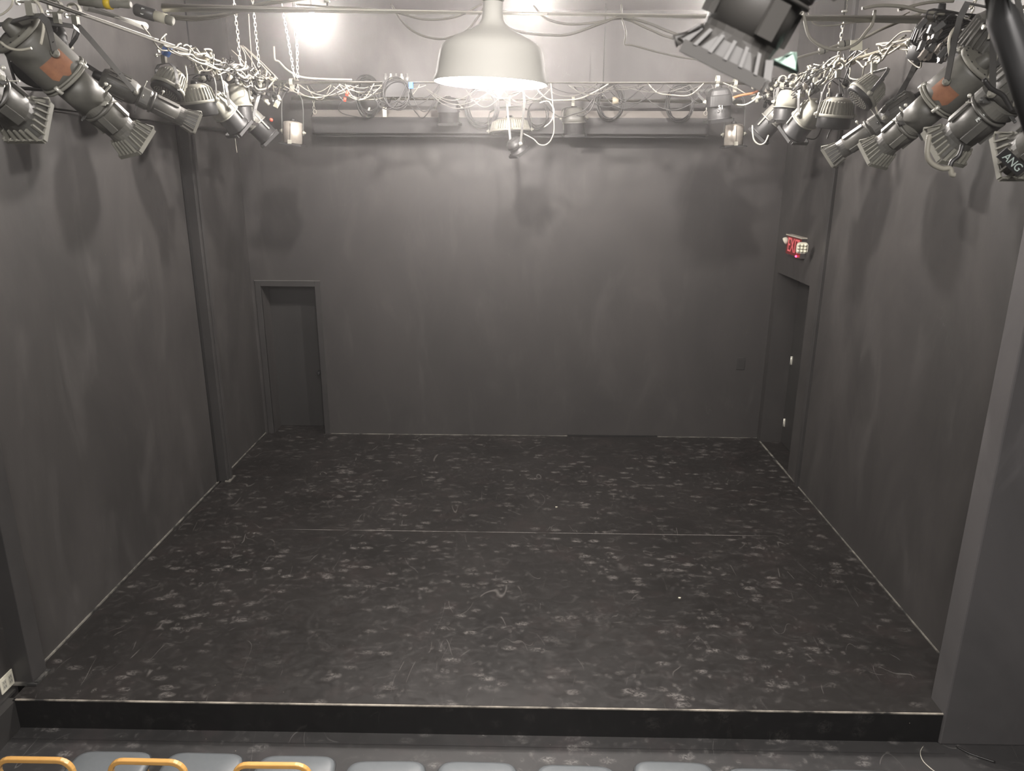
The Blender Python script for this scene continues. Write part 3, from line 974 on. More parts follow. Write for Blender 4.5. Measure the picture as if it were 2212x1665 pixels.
def fresnel(label, p0, p1, r, hang=None, pipe_ax=(0, 1, 0), mt=M_FIXG, front=M_FIXD, group=None, slots=True, boxy=False):
    """short lamp: domed rear housing with slots, dark barrel in front"""
    p0, p1 = V(p0), V(p1)
    ax = p1 - p0
    L = ax.length
    s_, u_, a_ = frame(ax)
    t_ = thing('fresnel_light', hang if hang is not None else p0, label, 'stage light', group)
    bx = .38 if boxy else .72
    MB().loft([square_ring(p0 + ax * f_, s_, u_, r * q_, bx, 32) for f_, q_ in ((0, .42), (.02, .62), (.08, .74), (.22, .88), (.24, .93), (.40, .97), (.56, 1.0), (.57, .9))], smooth=not boxy).build('housing', mt, t_)
    MB().lathe([(-.05 * L, .22 * r), (.0, .30 * r), (.03 * L, .30 * r)], p0, ax, 14).build('rear_cap', front, t_)
    MB().loft([square_ring(p0 + ax * f_, s_, u_, r * q_, bx, 32) for f_, q_ in ((.545, .95), (.545, 1.06), (.575, 1.06), (.575, .95))], smooth=False).build('rim_band', mt, t_)
    MB().lathe([(.55 * L, .90 * r), (.58 * L, .95 * r), (.94 * L, .93 * r), (.96 * L, 1.05 * r), (1.0 * L, 1.05 * r), (1.0 * L, .85 * r), (.9 * L, .80 * r)], p0, ax, 32).build('barrel', front, t_)
    MB().lathe([(0, .01), (.012, r * .84)], p0 + ax * .90, ax, 26).build('lens', M_LENS, t_)
    if slots:
        mb = MB()
        for q in (.9, 1.57, 2.25):
            d_ = s_ * math.cos(q) + u_ * math.sin(q)
            mb.obox(p0 + ax * .45 + d_ * (1.0 * r), a_, d_, a_.cross(d_), L * .08, r * .03, r * .05)
        mb.build('vent_slots', M_FIXD, t_)
        mb = MB()
        for q in (.5, 2.64):
            d_ = s_ * math.cos(q) + u_ * math.sin(q)
            mb.obox(p0 + ax * .45 + d_ * (1.03 * r), a_, d_, a_.cross(d_), L * .38, r * .05, r * .08)
        mb.build('side_rails', mt, t_)
    for fd, gd in ((s_, u_), (-s_, u_), (-u_, s_)):
        MB().obox(p1 + fd * r * 1.05 + a_ * .012, fd, gd, a_, r * .04, r * .9, .014).build('gel_clip', front, t_)
    if hang is not None:
        tp = clamp(t_, V(hang), pipe_ax)
        yoke(t_, p0 + ax * .40, ax, r * 1.12, tp, .026)
    return t_


def can(label, ctop, cbot, r, hang, pipe_ax=(1, 0, 0)):
    """small silver can with a square gel frame at its mouth"""
    ctop, cbot = V(ctop), V(cbot)
    ax = cbot - ctop
    L = ax.length
    s_, u_, a_ = frame(ax, V((0, 1, 0)))
    t_ = thing('can_light', hang, label, 'stage light')
    b_ = MB().lathe([(0, .55 * r), (.03 * L, .86 * r), (.06 * L, 1.0 * r), (.93 * L, 1.02 * r), (.95 * L, .95 * r)], ctop, a_, 32).build('can', M_SILV, t_)
    MB().obox(ctop + ax * .5 + u_ * -r * 1.0, a_, s_, u_, L * .40, r * .03, r * .03).build('seam', M_FIXD, b_)
    MB().lathe([(0, .30 * r), (-.10 * L, .28 * r), (-.12 * L, .2 * r)], ctop, a_, 14).build('rear_cap', M_FIXD, t_)
    MB().loft([square_ring(cbot - a_ * .012, s_, u_, r * 1.0, .4), square_ring(cbot, s_, u_, r * 1.28, .25), square_ring(cbot + a_ * .012, s_, u_, r * 1.28, .25)]).build('gel_frame', M_FIXD, t_)
    MB().obox(cbot - u_ * r * 1.0 - a_ * .02, a_, s_, u_, r * .25, r * .2, r * .15).build('clip', M_FIXG, t_)
    tp = clamp(t_, V(hang), pipe_ax)
    yoke(t_, ctop + ax * .45, ax, r * 1.15, tp, .020, side=s_)
    return t_


# ---- left side
def on_left(y):  return V((-2.575, y, ZP + .02))
def on_right(y): return V((2.70 - (y - 3.2) * .023, y, ZP + .02))

# leftmost ellipsoidal, cut by the frame
ers('dark ellipsoidal spotlight cut off by the left edge, mouth pointing down right', at(-150, 105, 3.0), at(62, 264, 3.45), .092, on_left(3.05), mt=M_FIX)
# big lamp with orange patch
ers('large ellipsoidal spotlight with an orange scorched patch, nearest on the left pipe', at(18, 52, 3.75), at(298, 312, 4.20), .084, at(62, -12, 3.62), (0, 1, 0), M_FIXM, big=True, rust=True, roll=.2)
# far yoke arm beside it belongs to another lamp: slim side-lit ellipsoidal
ers('slim ellipsoidal spotlight lit along its top, behind the large scorched one', at(205, 160, 5.6), at(425, 268, 5.95), .075, at(160, 22, 5.0), (0, 1, 0), M_FIX)
finned('perforated LED par on the left pipe, tilted with its dotted face down', at(362, 192, 6.1), V((-.30, -.45, -.85)), .118, .15, at(352, 110, 6.1), perf=True, mt=M_FIXG, barrel=.25)
finned('pale finned drum light on the left pipe beside the dotted one', at(430, 222, 6.5), V((.10, .15, -1)), .135, .14, at(424, 135, 6.5), perf=False, barrel=.75)
fresnel('grey slotted fresnel light right of the left finned drum', at(455, 205, 7.0), at(515, 275, 7.2), .105, at(468, 150, 7.0))
fresnel('smooth grey domed light above the red-dotted lamp on the left', at(510, 180, 7.5), at(528, 268, 7.5), .10, at(505, 152, 7.5), slots=False)
r9 = fresnel('black lamp with a red dot on its rim, left end of the pipes', at(518, 232, 7.7), at(582, 298, 7.8), .108, at(560, 170, 7.8), mt=M_FIX)
MB().ball(at(586, 259, 7.68), .017, 10, 8).build('red_dot', M_RED, r9, 'red knob')
can('worn silver can light hanging at the left end of the far pipes', at(633, 262, 8.25), at(632, 312, 8.25), .098, at(630, 178, 8.2))
# ---- centre
fresnel('dark fresnel light seen from behind, just left below the pendant', at(968, 210, 9.14), at(970, 266, 9.16), .128, at(965, 214, 9.3), (1, 0, 0), mt=M_FIXD, slots=False, boxy=True)
tc = finned('light grey finned drum light directly below the pendant', at(1102, 284, 9.12), V((.05, -.05, -1)), .228, .14, at(1100, 213, 9.3), (1, 0, 0), mt=M_FIXG, barrel=.15, nf=48)
fresnel('small black lamp tilted below the light grey drum', at(1108, 300, 8.28), at(1122, 326, 8.32), .095, at(1125, 178, 8.2), (1, 0, 0), mt=M_FIXD, slots=False)
fresnel('round dark grey lamp with two side rails right of the drum light', at(1240, 232, 9.14), at(1240, 290, 9.16), .128, at(1238, 215, 9.3), (1, 0, 0), mt=M_FIX)
tb = fresnel('black boxy lamp under the right part of the far pipes', at(1553, 190, 7.93), at(1553, 258, 7.95), .120, at(1550, 172, 8.2), (1, 0, 0), mt=M_FIXD, slots=False, boxy=True)
text_mb('51', .055, at(1557, 232, 7.80), V((1, 0, 0)), V((0, .2, .98)).normalized()).build('lettering', M_TAG, tb, 'small pale number')
can('worn silver can light under the right end of the far pipes', at(1586, 268, 8.25), at(1584, 316, 8.25), .095, at(1588, 179, 8.2))
# ---- right side
fresnel('dark lamp with pale side rails, first of the right cluster', at(1700, 225, 7.7), at(1640, 290, 7.8), .112, at(1690, 172, 7.8), mt=M_FIX)
fresnel('smooth grey domed light above the dark railed lamp on the right', at(1702, 195, 7.5), at(1690, 262, 7.5), .098, at(1712, 168, 7.5), slots=False)
fresnel('grey slotted fresnel light left of the right finned drum', at(1768, 222, 6.9), at(1715, 288, 7.1), .112, at(1762, 160, 7.0))
finned('pale finned drum light on the right pipe', at(1803, 252, 6.4), V((-.05, .12, -1)), .132, .14, at(1812, 142, 6.4), barrel=.65)
finned('perforated LED par on the right pipe, dotted face turned down left', at(1862, 208, 5.7), V((-.72, .05, -.70)), .112, .14, at(1890, 128, 5.8), perf=True, mt=M_FIXG, barrel=.25)
ers('slim ellipsoidal spotlight, leftmost of the three long ones on the right', at(1992, 205, 5.6), at(1790, 342, 5.9), .078, at(1985, 92, 5.5))
ers('large ellipsoidal spotlight with an orange scorched patch on the right pipe', at(2135, 125, 4.15), at(1884, 338, 4.60), .080, on_right(4.30), (0, 1, 0), M_FIXM, big=True, rust=True, roll=-.2)
r8, a0, aax, fr = ers('wide black ellipsoidal spotlight with a dangling cord at the right', at(2265, 130, 3.55), at(2038, 322, 3.90), .094, on_right(3.75), mt=M_FIX, roll=-.15)
text_mb('PRO', .022, a0 + aax * .62 - fr[0] * 0.0 + (CAM - (a0 + aax * .62)).normalized() * .094, -fr[2], fr[1] if fr[1].z > 0 else -fr[1], .001).build('lettering', M_LETTER, r8, 'tiny pale maker lettering')
r9b, a0, aax, fr = ers('ellipsoidal spotlight cut off by the right edge, lettered ANG', at(2420, 190, 3.0), at(2196, 342, 3.45), .098, on_right(3.0), mt=M_FIX)
mb = MB()
cc = at(2186, 350, 3.30)
tu = (at(2150, 372, 3.30) - at(2160, 325, 3.30)).normalized()
xd = (at(2200, 368, 3.26) - at(2168, 338, 3.26)).normalized()
yd = (CAM - cc).normalized().cross(xd).normalized()
zd = xd.cross(yd)
MB().obox(cc, xd, yd, zd, .066, .024, .004).build('name_plate', M_FIXD, r9b, 'black gel frame edge')
text_mb('ANG', .044, cc + zd * .007, xd, yd, .001).build('lettering', mat('faded_chalk', (0.32, 0.38, 0.35), 0.7), r9b, 'pale chalked letters ANG')
# close out-of-focus lamp at the top
ers('big out-of-focus ribbed stage light at the top, right of centre', at(1765, -235, 1.55), at(1566, 140, 1.62), .088, V((0.80, 1.15, 4.40)), (1, 0, 0), mt=M_FIXK, roll=0.25)
# dark big drums hanging behind the right yoke
finned('large dim drum light behind the scorched spotlight at the upper right', at(2120, 120, 4.6), V((-.2, .5, -.85)), .16, .22, at(2150, 45, 4.4), mt=M_FIX, barrel=.4)
finned('dark cylinder light hanging high in the upper right behind the chain', at(2010, 100, 5.3), V((0, .3, -1)), .13, .2, at(2030, 75, 5.2), mt=M_FIXD, barrel=.4)
fresnel('black hanging lamp behind the left scorched spotlight', at(110, 60, 4.7), at(75, 150, 5.0), .12, at(120, 15, 4.65), mt=M_FIXD, slots=False)
# black slanting bar very close at the right
tag(MB().tube([at(2135, -60, 1.5), at(2165, 40, 1.5), at(2206, 150, 1.5), at(2262, 330, 1.5)], .026, 14).build('drape_tie', M_FIXD), 'black out-of-focus band slanting down at the upper right corner', 'strap')

# ================================================================ CABLES, COILS, SMALL FITTINGS
def cab(px, Y, r, label, mt=M_CABG, group=None, name='cable', cat='cable', Y1=None):
    n = len(px)
    pts = [at(x, y, Y if Y1 is None else Y + (Y1 - Y) * i / (n - 1)) for i, (x, y) in enumerate(px)]
    return tag(MB().tube(smooth_path(pts, 6), r, 7).build(name, mt), label, cat, group)

G = 'pale cables sweeping in from the left connector'
for d in (0, 1, 2):
    cab([(368, 33 + 3 * d), (420, 36 + 4 * d), (480, 30 + 3 * d), (530, 16 + 3 * d), (590, 2 + 3 * d), (700, -12 + 3 * d)], 5.2 + .03 * d, .0065, 'pale cable sweeping from the taped connector towards the centre', group=G)
cab([(640, 9), (700, 14), (780, 18), (850, 26), (920, 42), (985, 36), (1040, 9)], 4.93, .006, 'cable swag crossing behind the pendant stem, higher of two')
cab([(845, 9), (872, 50), (905, 74), (948, 84), (985, 77), (1015, 60), (1050, 9)], 4.93, .006, 'short cable swag left of the pendant stem, lower of two')
cab([(1075, 9), (1090, 52), (1120, 68), (1180, 75), (1230, 74), (1300, 50), (1342, 37), (1400, 50), (1450, 70), (1515, 88), (1600, 70), (1680, 18)], 4.93, .008, 'thick cable humped over a hook right of the pendant')
cab([(1150, 9), (1180, 40), (1230, 52), (1290, 48), (1345, 40), (1400, 62), (1450, 82), (1520, 92), (1610, 72), (1700, 18)], 4.95, .007, 'second thick cable humped right of the pendant, just below its twin')
cab([(1342, 9), (1344, 40), (1352, 70), (1350, 95), (1368, 98), (1430, 115), (1500, 128), (1575, 132), (1690, 60), (1740, 20)], 4.93, .005, 'thin cable dropping from the hook then running right')
cab([(1735, 24), (1745, 72), (1762, 92), (1790, 105), (1820, 106), (1850, 94), (1872, 68), (1884, 52), (1890, 22)], 4.9, .010, 'thick pale cable loop below the bright front pipe on the right')
cab([(1862, 18), (1900, 12), (1950, 14), (1990, 24), (2040, 30)], 4.8, .010, 'thick pale cable lying over the bright front pipe at right')
cab([(1940, 22), (2000, 6), (2060, 2)], 4.86, .009, 'short pale cable end at the top right')
cab([(1745, 26), (1760, 52), (1800, 55), (1850, 48), (1920, 45), (1965, 26)], 4.93, .004, 'thin cable just under the bright front pipe on the right')
cab([(592, 100), (594, 128), (603, 133), (620, 150), (648, 165), (690, 170), (760, 172)], 8.1, .009, 'pale cable drooping from a hook onto the upper far pipe')
cab([(537, 30), (540, 80), (543, 120), (545, 165)], 8.2, .005, 'thin vertical cord at the left cluster')
Gf = 'fan of thin pale cords at the left cluster'
for a, b in (((519, 98), (531, 130)), ((521, 98), (558, 158)), ((523, 98), (585, 162)), ((525, 98), (600, 170)), ((500, 108), (530, 140))):
    cab([a, ((a[0] + b[0]) / 2 + 3, (a[1] + b[1]) / 2 + 1), b], 7.9, .005, 'thin pale cord fanning down to the left end of the far pipes', group=Gf)
cab([(0, 90), (18, 103), (42, 108), (68, 104)], 3.6, .006, 'pale curved safety cable on the large left spotlight', M_CABW)
cab([(70, -4), (85, 12), (93, 35), (94, 62), (88, 96)], 3.6, .006, 'pale safety cable arching down beside the left yoke', M_CABW)
cab([(28, -4), (25, 12), (12, 26), (0, 33)], 3.4, .004, 'thin cord in the top left corner', M_CABW)
cab([(2078, 48), (2058, 66), (2050, 90), (2052, 120), (2055, 126)], 4.2, .007, 'pale safety cable arching left of the right yoke', M_CABW)
cab([(2140, 48), (2154, 68), (2156, 95), (2150, 130), (2133, 178)], 4.1, .008, 'pale safety cable arching right of the right yoke', M_CABW)
cab([(2210, 24), (2193, 75), (2190, 120), (2198, 160), (2190, 230)], 3.4, .004, 'thin grey cord hanging by the black band at the right', M_CABG)
cab([(1884, 128), (1884, 165), (1890, 220), (1898, 250), (1908, 260), (1922, 252), (1936, 222), (1946, 207)], 5.75, .006, 'pale thin cord looping down between the right spotlights', M_CABW)
cab([(2008, 290), (2003, 330), (2012, 352), (2035, 364), (2052, 364), (2056, 376), (2062, 378)], 3.3, .011, 'grey pigtail cord dangling under the wide black spotlight', M_CABG)
cab([(2080, 310), (2072, 335), (2056, 350), (2052, 366)], 3.35, .010, 'black pigtail cord joining the dangling one under the wide spotlight', M_CABK)
cab([(2125, 170), (2140, 190), (2165, 205), (2178, 225), (2185, 238)], 3.1, .009, 'black power cord over the top of the wide right spotlight', M_CABK)
cab([(400, 140), (404, 165), (402, 190)], 6.2, .006, 'pale cord hanging to the ring between the left drum lights', M_CABW)
cab([(455, 122), (470, 145), (480, 175), (485, 205)], 6.9, .006, 'pale cord slanting down behind the left finned drum', M_CABW)
cab([(506, 232), (500, 268), (503, 290), (508, 298)], 7.55, .004, 'short dark cord end hanging under the left cluster', M_CABK)
cab([(506, 236), (505, 262), (508, 300), (512, 330)], 7.5, .003, 'very thin cord trailing down the wall under the left cluster', M_CABG)
cab([(1625, 270), (1628, 300), (1640, 312), (1652, 308), (1660, 292)], 7.6, .007, 'pale cord looping under the first lamp of the right cluster', M_CABW)
cab([(1688, 262), (1690, 285), (1700, 297), (1708, 292), (1700, 270)], 7.6, .006, 'dark cord looping between two lamps of the right cluster', M_CABK)
cab([(1740, 298), (1760, 300), (1772, 285), (1776, 268)], 7.0, .006, 'dark cord loop under the slotted lamp on the right', M_CABK)
cab([(1786, 300), (1792, 285), (1802, 270)], 6.5, .007, 'black cord tail under the right finned drum', M_CABK)
cab([(1780, 170), (1760, 182), (1748, 200), (1752, 218), (1766, 221)], 6.9, .007, 'pale cord loop left of the right finned drum', M_CABW)
cab([(1175, 275), (1190, 262), (1197, 240), (1190, 225), (1182, 218), (1166, 222)], 7.9, .006, 'pale cord ring just right of the drum light below the pendant', M_CABG)
cab([(1130, 288), (1152, 300), (1165, 312), (1180, 312), (1192, 298), (1197, 270), (1190, 180)], 8.2, .006, 'pale cord sweeping under the drum light to its right', M_CABG)
cab([(740, 214), (730, 232), (740, 245), (770, 252), (800, 255), (845, 214)], 9.26, .005, 'black cord drooping over the left part of the screen case', M_CABK)
cab([(878, 214), (900, 245), (915, 254), (945, 215)], 9.26, .006, 'black cord drooping over the screen case left of the dark fresnel', M_CABK)
cab([(1245, 248), (1255, 250), (1268, 245), (1282, 225), (1290, 180)], 8.2, .006, 'black cord rising from the round dark lamp', M_CABK)
cab([(1150, 179), (1180, 212), (1215, 216), (1255, 212), (1300, 190), (1318, 178)], 8.2, .007, 'pale cord swagging from the pendant side to the first cable coil', M_CABG)
cab([(1150, 180), (1200, 248), (1240, 246), (1270, 230), (1300, 179)], 8.2, .006, 'dark cord swagging behind the round dark lamp', M_CABK)
cab([(1400, 180), (1420, 200), (1450, 205), (1490, 205), (1520, 180)], 8.18, .006, 'pale cord running right in front of the thick pale pipe', M_CABG)
cab([(1560, 178), (1590, 190), (1618, 205), (1640, 200)], 8.15, .006, 'pale cord slanting down to the orange cable at right', M_CABG)
cab([(1575, 214), (1600, 206), (1630, 200), (1645, 190)], 8.0, .013, 'thick orange-brown cable at the right end of the thick pipe', M_COPPER)
cab([(1590, 226), (1610, 226), (1630, 215), (1640, 200)], 7.9, .008, 'pale cord curling below the orange-brown cable', M_CABW)
# cords draped along the far pipes, between ties
random.seed(21)
def draped(n, x0, x1, y_, Y, sag, label, mt, group, r=(.004, .007), wlim=(50, 170)):
    for i in range(n):
        a = random.uniform(x0, x1)
        b_ = min(x1 + 20, a + random.uniform(*wlim))
        s_ = random.uniform(*sag)
        Yi = Y + random.uniform(-.06, .10)
        k = [(a, y_ + random.uniform(-3, 3)), (a + (b_ - a) * .25, y_ + s_ * .75), (a + (b_ - a) * .5, y_ + s_), (a + (b_ - a) * .75, y_ + s_ * .72 + random.uniform(-2, 2)), (b_, y_ + random.uniform(-3, 3))]
        cab(k, Yi, random.uniform(*r), label, mt, group)
draped(13, 590, 900, 182, 8.15, (8, 34), 'pale cord draped under the upper far pipe, left of the pendant', M_CABG, 'pale cords on the far pipe left of the pendant', r=(.0035, .005))
draped(9, 640, 930, 184, 8.18, (20, 62), 'black cord draped under the upper far pipe, left of the pendant', M_CABK, 'black cords on the far pipe left of the pendant')
draped(8, 900, 1170, 190, 8.15, (8, 45), 'dusty cord draped under the pendant along the far pipe', M_CABD, 'dusty cords on the far pipe below the pendant', r=(.0035, .005))
draped(9, 1150, 1560, 182, 8.15, (8, 34), 'dusty cord draped under the upper far pipe, right of the pendant', M_CABD, 'dusty cords on the far pipe right of the pendant', r=(.0035, .005))
draped(9, 1180, 1540, 184, 8.18, (15, 55), 'black cord draped under the upper far pipe, right of the pendant', M_CABK, 'black cords on the far pipe right of the pendant')


def coil(label, cx_, cy_, Y, rx, ry, n=7, r=.0075, mt=M_CABK):
    mb = MB()
    pxm = Y / F_PX
    for i in range(n):
        c = at(cx_ + random.uniform(-3, 3), cy_ + random.uniform(-4, 6), Y + random.uniform(-.03, .03))
        a_ = rx * pxm * random.uniform(.80, 1.05)
        b_ = ry * pxm * random.uniform(.80, 1.05)
        tl = random.uniform(-.25, .25)
        pts = []
        for k in range(28):
            q = 2 * math.pi * k / 28
            x_, z_ = a_ * math.cos(q), b_ * math.sin(q)
            pts.append(c + V((x_ * math.cos(tl) - z_ * math.sin(tl), .012 * math.sin(2 * q + i), x_ * math.sin(tl) + z_ * math.cos(tl))))
        mb.tube(pts, r, 6, True)
    t_ = mb.build('cable_coil', mt)
    return tag(t_, label, 'cable coil')
coil('black cable coil hanging left of the box of connectors', 795, 207, 9.22, 26, 38, 9)
coil('second black cable coil tucked at the connector box', 856, 200, 8.12, 28, 30, 5, .005)
coil('black cable coil left of the light grey drum light', 1042, 232, 9.22, 33, 40, 9, .008)
coil('black cable coil hanging in the middle of the right half of the far pipe', 1320, 222, 9.22, 26, 36, 7)
coil('loose cable coil hanging left of the black boxy lamp', 1470, 222, 9.22, 29, 36, 6, .006)
coil('small cable coil right of the light grey drum light', 1160, 245, 9.22, 20, 28, 4, .005)

# connector box on the far pipe
t = thing('connector_box', at(858, 190, 8.2), 'dark box of connectors on the upper far pipe left of the pendant', 'connector box')
p = at(858, 190, 8.2)
MB().box(p.x - .14, p.x + .14, p.y - .05, p.y + .04, p.z - .09, p.z + .06).build('box', M_FIXD, t)
for i in range(5):
    MB().lathe([(0, .02), (.05, .02), (.05, .012), (.08, .01)], V((p.x - .11 + i * .055, p.y - .02, p.z + .055)), V((0, -.2, 1)), 10).build('connector', M_FIXG if i % 2 else M_STRAP, t)
MB().box(p.x + .13, p.x + .17, p.y - .06, p.y - .02, p.z - .01, p.z + .05).build('blue_tab', M_BLUE, t, 'blue tape tab')
# tapes and tags
def wrap(label, px, py, Y, ax, r, wd, mt, cat='tape', name='tape_wrap'):
    tag(MB().lathe([(-wd / 2, r * .8), (-wd / 2, r), (wd / 2, r), (wd / 2, r * .8)], at(px, py, Y), V(ax), 14).build(name, mt), label, cat)
wrap('bright blue tape band round the cables of the left pipe', 361, 107, 6.0, (1, .9, -.5), .050, .045, M_BLUE)
wrap('red tape on a black cord near the left of the screen case', 750, 202, 8.05, (.3, 0, 1), .016, .05, M_RED)
wrap('second red tape band just below the first, left of the screen case', 745, 215, 8.05, (.2, 0, 1), .014, .04, M_RED)
tag(MB().obox(at(1850, 98, 4.9), _r, _u, -_f, .035, .030, .002).build('paper_tag', M_TAG), 'cream paper tag hanging on the cable loop at the upper right', 'tag')
tag(MB().tube(smooth_path([at(1835, 110, 5.0), at(1850, 104, 5.0), at(1862, 96, 5.0)], 4), .004, 6).build('twist_tie', M_CABW), 'thin tie holding the cream paper tag', 'tie')
tag(MB().tube([at(598, 222, 8.0), V((at(598, 222, 8.0).x, 8.2, ZP))], .003, 6).build('tag_string', M_CABW), 'thin string holding the small cream tag near the silver can', 'string')
tag(MB().obox(at(598, 225, 8.0), (_r + _u * -.5).normalized(), (_u + _r * .5).normalized(), -_f, .022, .035, .01).build('paper_tag', M_TAG), 'small cream tag between the red-dotted lamp and the silver can', 'tag')
tag(MB().obox(at(831, 242, 9.25), _r, V((0, 0, 1)), V((0, 1, 0)), .022, .055, .006).build('paper_tag', M_TAG), 'cream tag standing on the screen case', 'tag')
tag(MB().obox(at(795, 243, 9.30), (_r * .3 + _u).normalized(), _r, -_f, .060, .010, .006).build('cable_tie', M_TAG), 'yellowish strap on the screen case left of the cream tag', 'strap')
# pale green gel frame, close
t = thing('gel_frame', at(1702, 135, 2.6), 'pale green wedge-shaped gel frame sticking out below the blurred lamp', 'gel frame')
q = [at(1668, 130, 1.62), at(1682, 138, 1.62), at(1708, 112, 1.62), at(1717, 113, 1.62), at(1722, 156, 1.62), at(1712, 150, 1.62)]
bk = [v_ + V((.0, .03, .0)) for v_ in q]
MB().loft([q, bk]).build('panel', M_GREEN, t)
MB().tube([q[0], q[4]], .004, 8).build('lower_lip', M_GREEN, t)
MB().tube([q[3], q[4]], .004, 8).build('side_lip', M_GREEN, t)

# connectors at top left
t = thing('cable_connector', at(330, 26, 4.9), 'fat taped multipin connector at the upper left, marked with a white 5', 'connector')
a_, b_ = at(292, 20, 4.9), at(336, 34, 4.9)
ax = (b_ - a_)
L = ax.length
MB().lathe([(0, .030), (.01, .036), (L * .95, .036), (L, .028)], a_, ax, 20).build('shell', M_STRAP, t)
MB().lathe([(L * .95, .030), (L * 1.55, .030)], a_, ax, 20).build('tape_band', M_TAG, t, 'cream tape band')
MB().lathe([(L * 1.55, .028), (L * 1.85, .026), (L * 1.9, .018)], a_, ax, 20).build('strain_relief', M_FIXG, t)
fd = (CAM - (a_ + ax * .45)).normalized()
xd = ax.normalized()
yd = fd.cross(xd).normalized()
yd = -yd if yd.z < 0 else yd
text_mb('5 =', .055, a_ + ax * .55 + fd * .037, xd, yd, .001).build('lettering', M_LETTER, t, 'hand-painted white mark')
t = thing('cable_connector', at(230, 6, 4.7), 'inline plug with a yellow tape band at the top left', 'connector')
a_, b_ = at(172, 3, 4.7), at(283, 10, 4.7)
ax = b_ - a_
L = ax.length
MB().lathe([(0, .022), (.28 * L, .026), (.3 * L, .03), (.5 * L, .03), (.5 * L, .024), (.74 * L, .024), (.74 * L, .02), (.96 * L, .022), (L, .016)], a_, ax, 18).build('plug_body', M_FIXG, t)
MB().lathe([(.50 * L, .033), (.62 * L, .033)], a_, ax, 18).build('yellow_band', M_YEL, t, 'yellow tape band')
t = thing('stub_pipe', at(240, 35, 5.6), 'short capped stub of pale pipe above the left side pipe', 'pipe')
a_, b_ = at(185, 15, 5.2), at(312, 56, 5.6)
MB().tube([a_, b_], .026, 16).ball(b_, .026, 14, 8).build('tube', M_PIPE, t)
# plug halves near the right
for i, (px0, px1, lb) in enumerate((((1768, 112), (1790, 105), 'grey inline plug on the cord left of the paper tag'), ((1810, 98), (1835, 92), 'grey inline plug directly left of the cream paper tag'))):
    t = thing('cable_connector', at(*px0, 5.2), lb, 'connector')
    a_, b_ = at(*px0, 5.2), at(*px1, 5.2)
    ax = b_ - a_
    L = ax.length
    MB().lathe([(0, .012), (.1 * L, .022), (.9 * L, .022), (L, .012)], a_, ax, 14).build('plug_body', M_FIXG, t)
    MB().lathe([(.45 * L, .024), (.55 * L, .024)], a_, ax, 14).build('band', M_FIXD, t)
cab([(1712, 128), (1740, 120), (1768, 112), (1812, 97)], 5.2, .008, 'pale cord running left from the grey inline plugs', M_CABG)
cab([(1835, 92), (1870, 80), (1900, 65), (1935, 50), (1990, 28)], 5.2, .009, 'pale cord rising right from the paper tag', M_CABG, Y1=4.95)

# dangling stage plugs (dark bundle) at upper right
random.seed(5)
for i in range(26):
    px_, py_ = random.uniform(1990, 2052), random.uniform(48, 125)
    a_ = at(px_, py_, 4.9 + random.uniform(-.15, .15))
    dv = V((random.uniform(.1, .5), random.uniform(-.3, .3), random.uniform(.3, .8))).normalized()
    t = thing('stage_plug', a_, 'small dark plug in the bundle hanging at the upper right', 'plug', 'bundle of dark plugs at the upper right')
    MB().obox(a_, dv, dv.cross(V((0, 1, 0))).normalized(), dv.cross(dv.cross(V((0, 1, 0))).normalized()).normalized(), .030, .014, .012).build('plug_body', M_STRAP if i % 3 else M_SILV, t)
    e_ = on_right(a_.y)
    MB().tube(smooth_path([a_ + dv * .03, a_ + dv * .07 + V((.01, 0, .02)), e_], 4), .005, 6).build('lead', M_CABK, t)

# tangles along the side pipes
random.seed(11)
def side_tangle(fn, y0, y1, n, label, group, mt, rr=(.005, .009), sg=1):
    for i in range(n):
        a = random.uniform(y0, y1 - .3)
        b_ = a + random.uniform(.25, 1.0)
        m_ = 7
        ph = random.uniform(0, 6.28)
        k = random.uniform(.02, .06)
        sag = random.uniform(-.02, .16)
        pts = []
        for j in range(m_):
            tt = j / (m_ - 1)
            p_ = fn(a + (b_ - a) * tt)
            q_ = ph + tt * random.uniform(3, 7)
            pts.append(p_ + V((k * math.cos(q_), 0, k * math.sin(q_) - sag * math.sin(math.pi * tt) + random.uniform(-.012, .012))))
        tag(MB().tube(smooth_path(pts, 5), random.uniform(*rr), 7).build('cable', mt), label, 'cable', group)
side_tangle(on_left, 5.3, 8.3, 26, 'pale cable twisted round the left side pipe in its tangle', 'pale cables tangled on the left side pipe', M_CABG)
side_tangle(on_left, 6.4, 8.3, 16, 'black cable twisted round the left side pipe in its tangle', 'black cables tangled on the left side pipe', M_CABK)
side_tangle(on_right, 5.0, 8.3, 20, 'pale cable twisted round the right side pipe in its tangle', 'pale cables tangled on the right side pipe', M_CABG)
side_tangle(on_right, 6.2, 8.3, 18, 'black cable twisted round the right side pipe in its tangle', 'black cables tangled on the right side pipe', M_CABK)
# knots of plugs where side pipes meet the far pipe
def plug_cluster(cx_, cy_, Y, n, sx, sy, label, group, fn):
    for i in range(n):
        c = at(cx_ + random.uniform(-sx, sx), cy_ + random.uniform(-sy, sy), Y + random.uniform(-.2, .2))
        dv = V((random.uniform(-1, 1), random.uniform(-.5, .5), random.uniform(-1, .4))).normalized()
        t_ = thing('stage_plug', c, label, 'plug', group)
        MB().lathe([(0, .008), (.01, .016), (.055, .018), (.06, .010)], c, dv, 10).build('plug_body', random.choice((M_FIXD, M_STRAP, M_FIXG, M_SILV)), t_)
        MB().tube(smooth_path([c, c - dv * .04 + V((0, 0, .01)), fn(c)], 4), .0045, 6).build('lead', M_CABK, t_)
plug_cluster(570, 195, 8.0, 26, 40, 22, 'small plug in the knot of connectors at the left pipe corner', 'plugs knotted at the left pipe corner', lambda c: V((c.x, 8.2, ZP)))
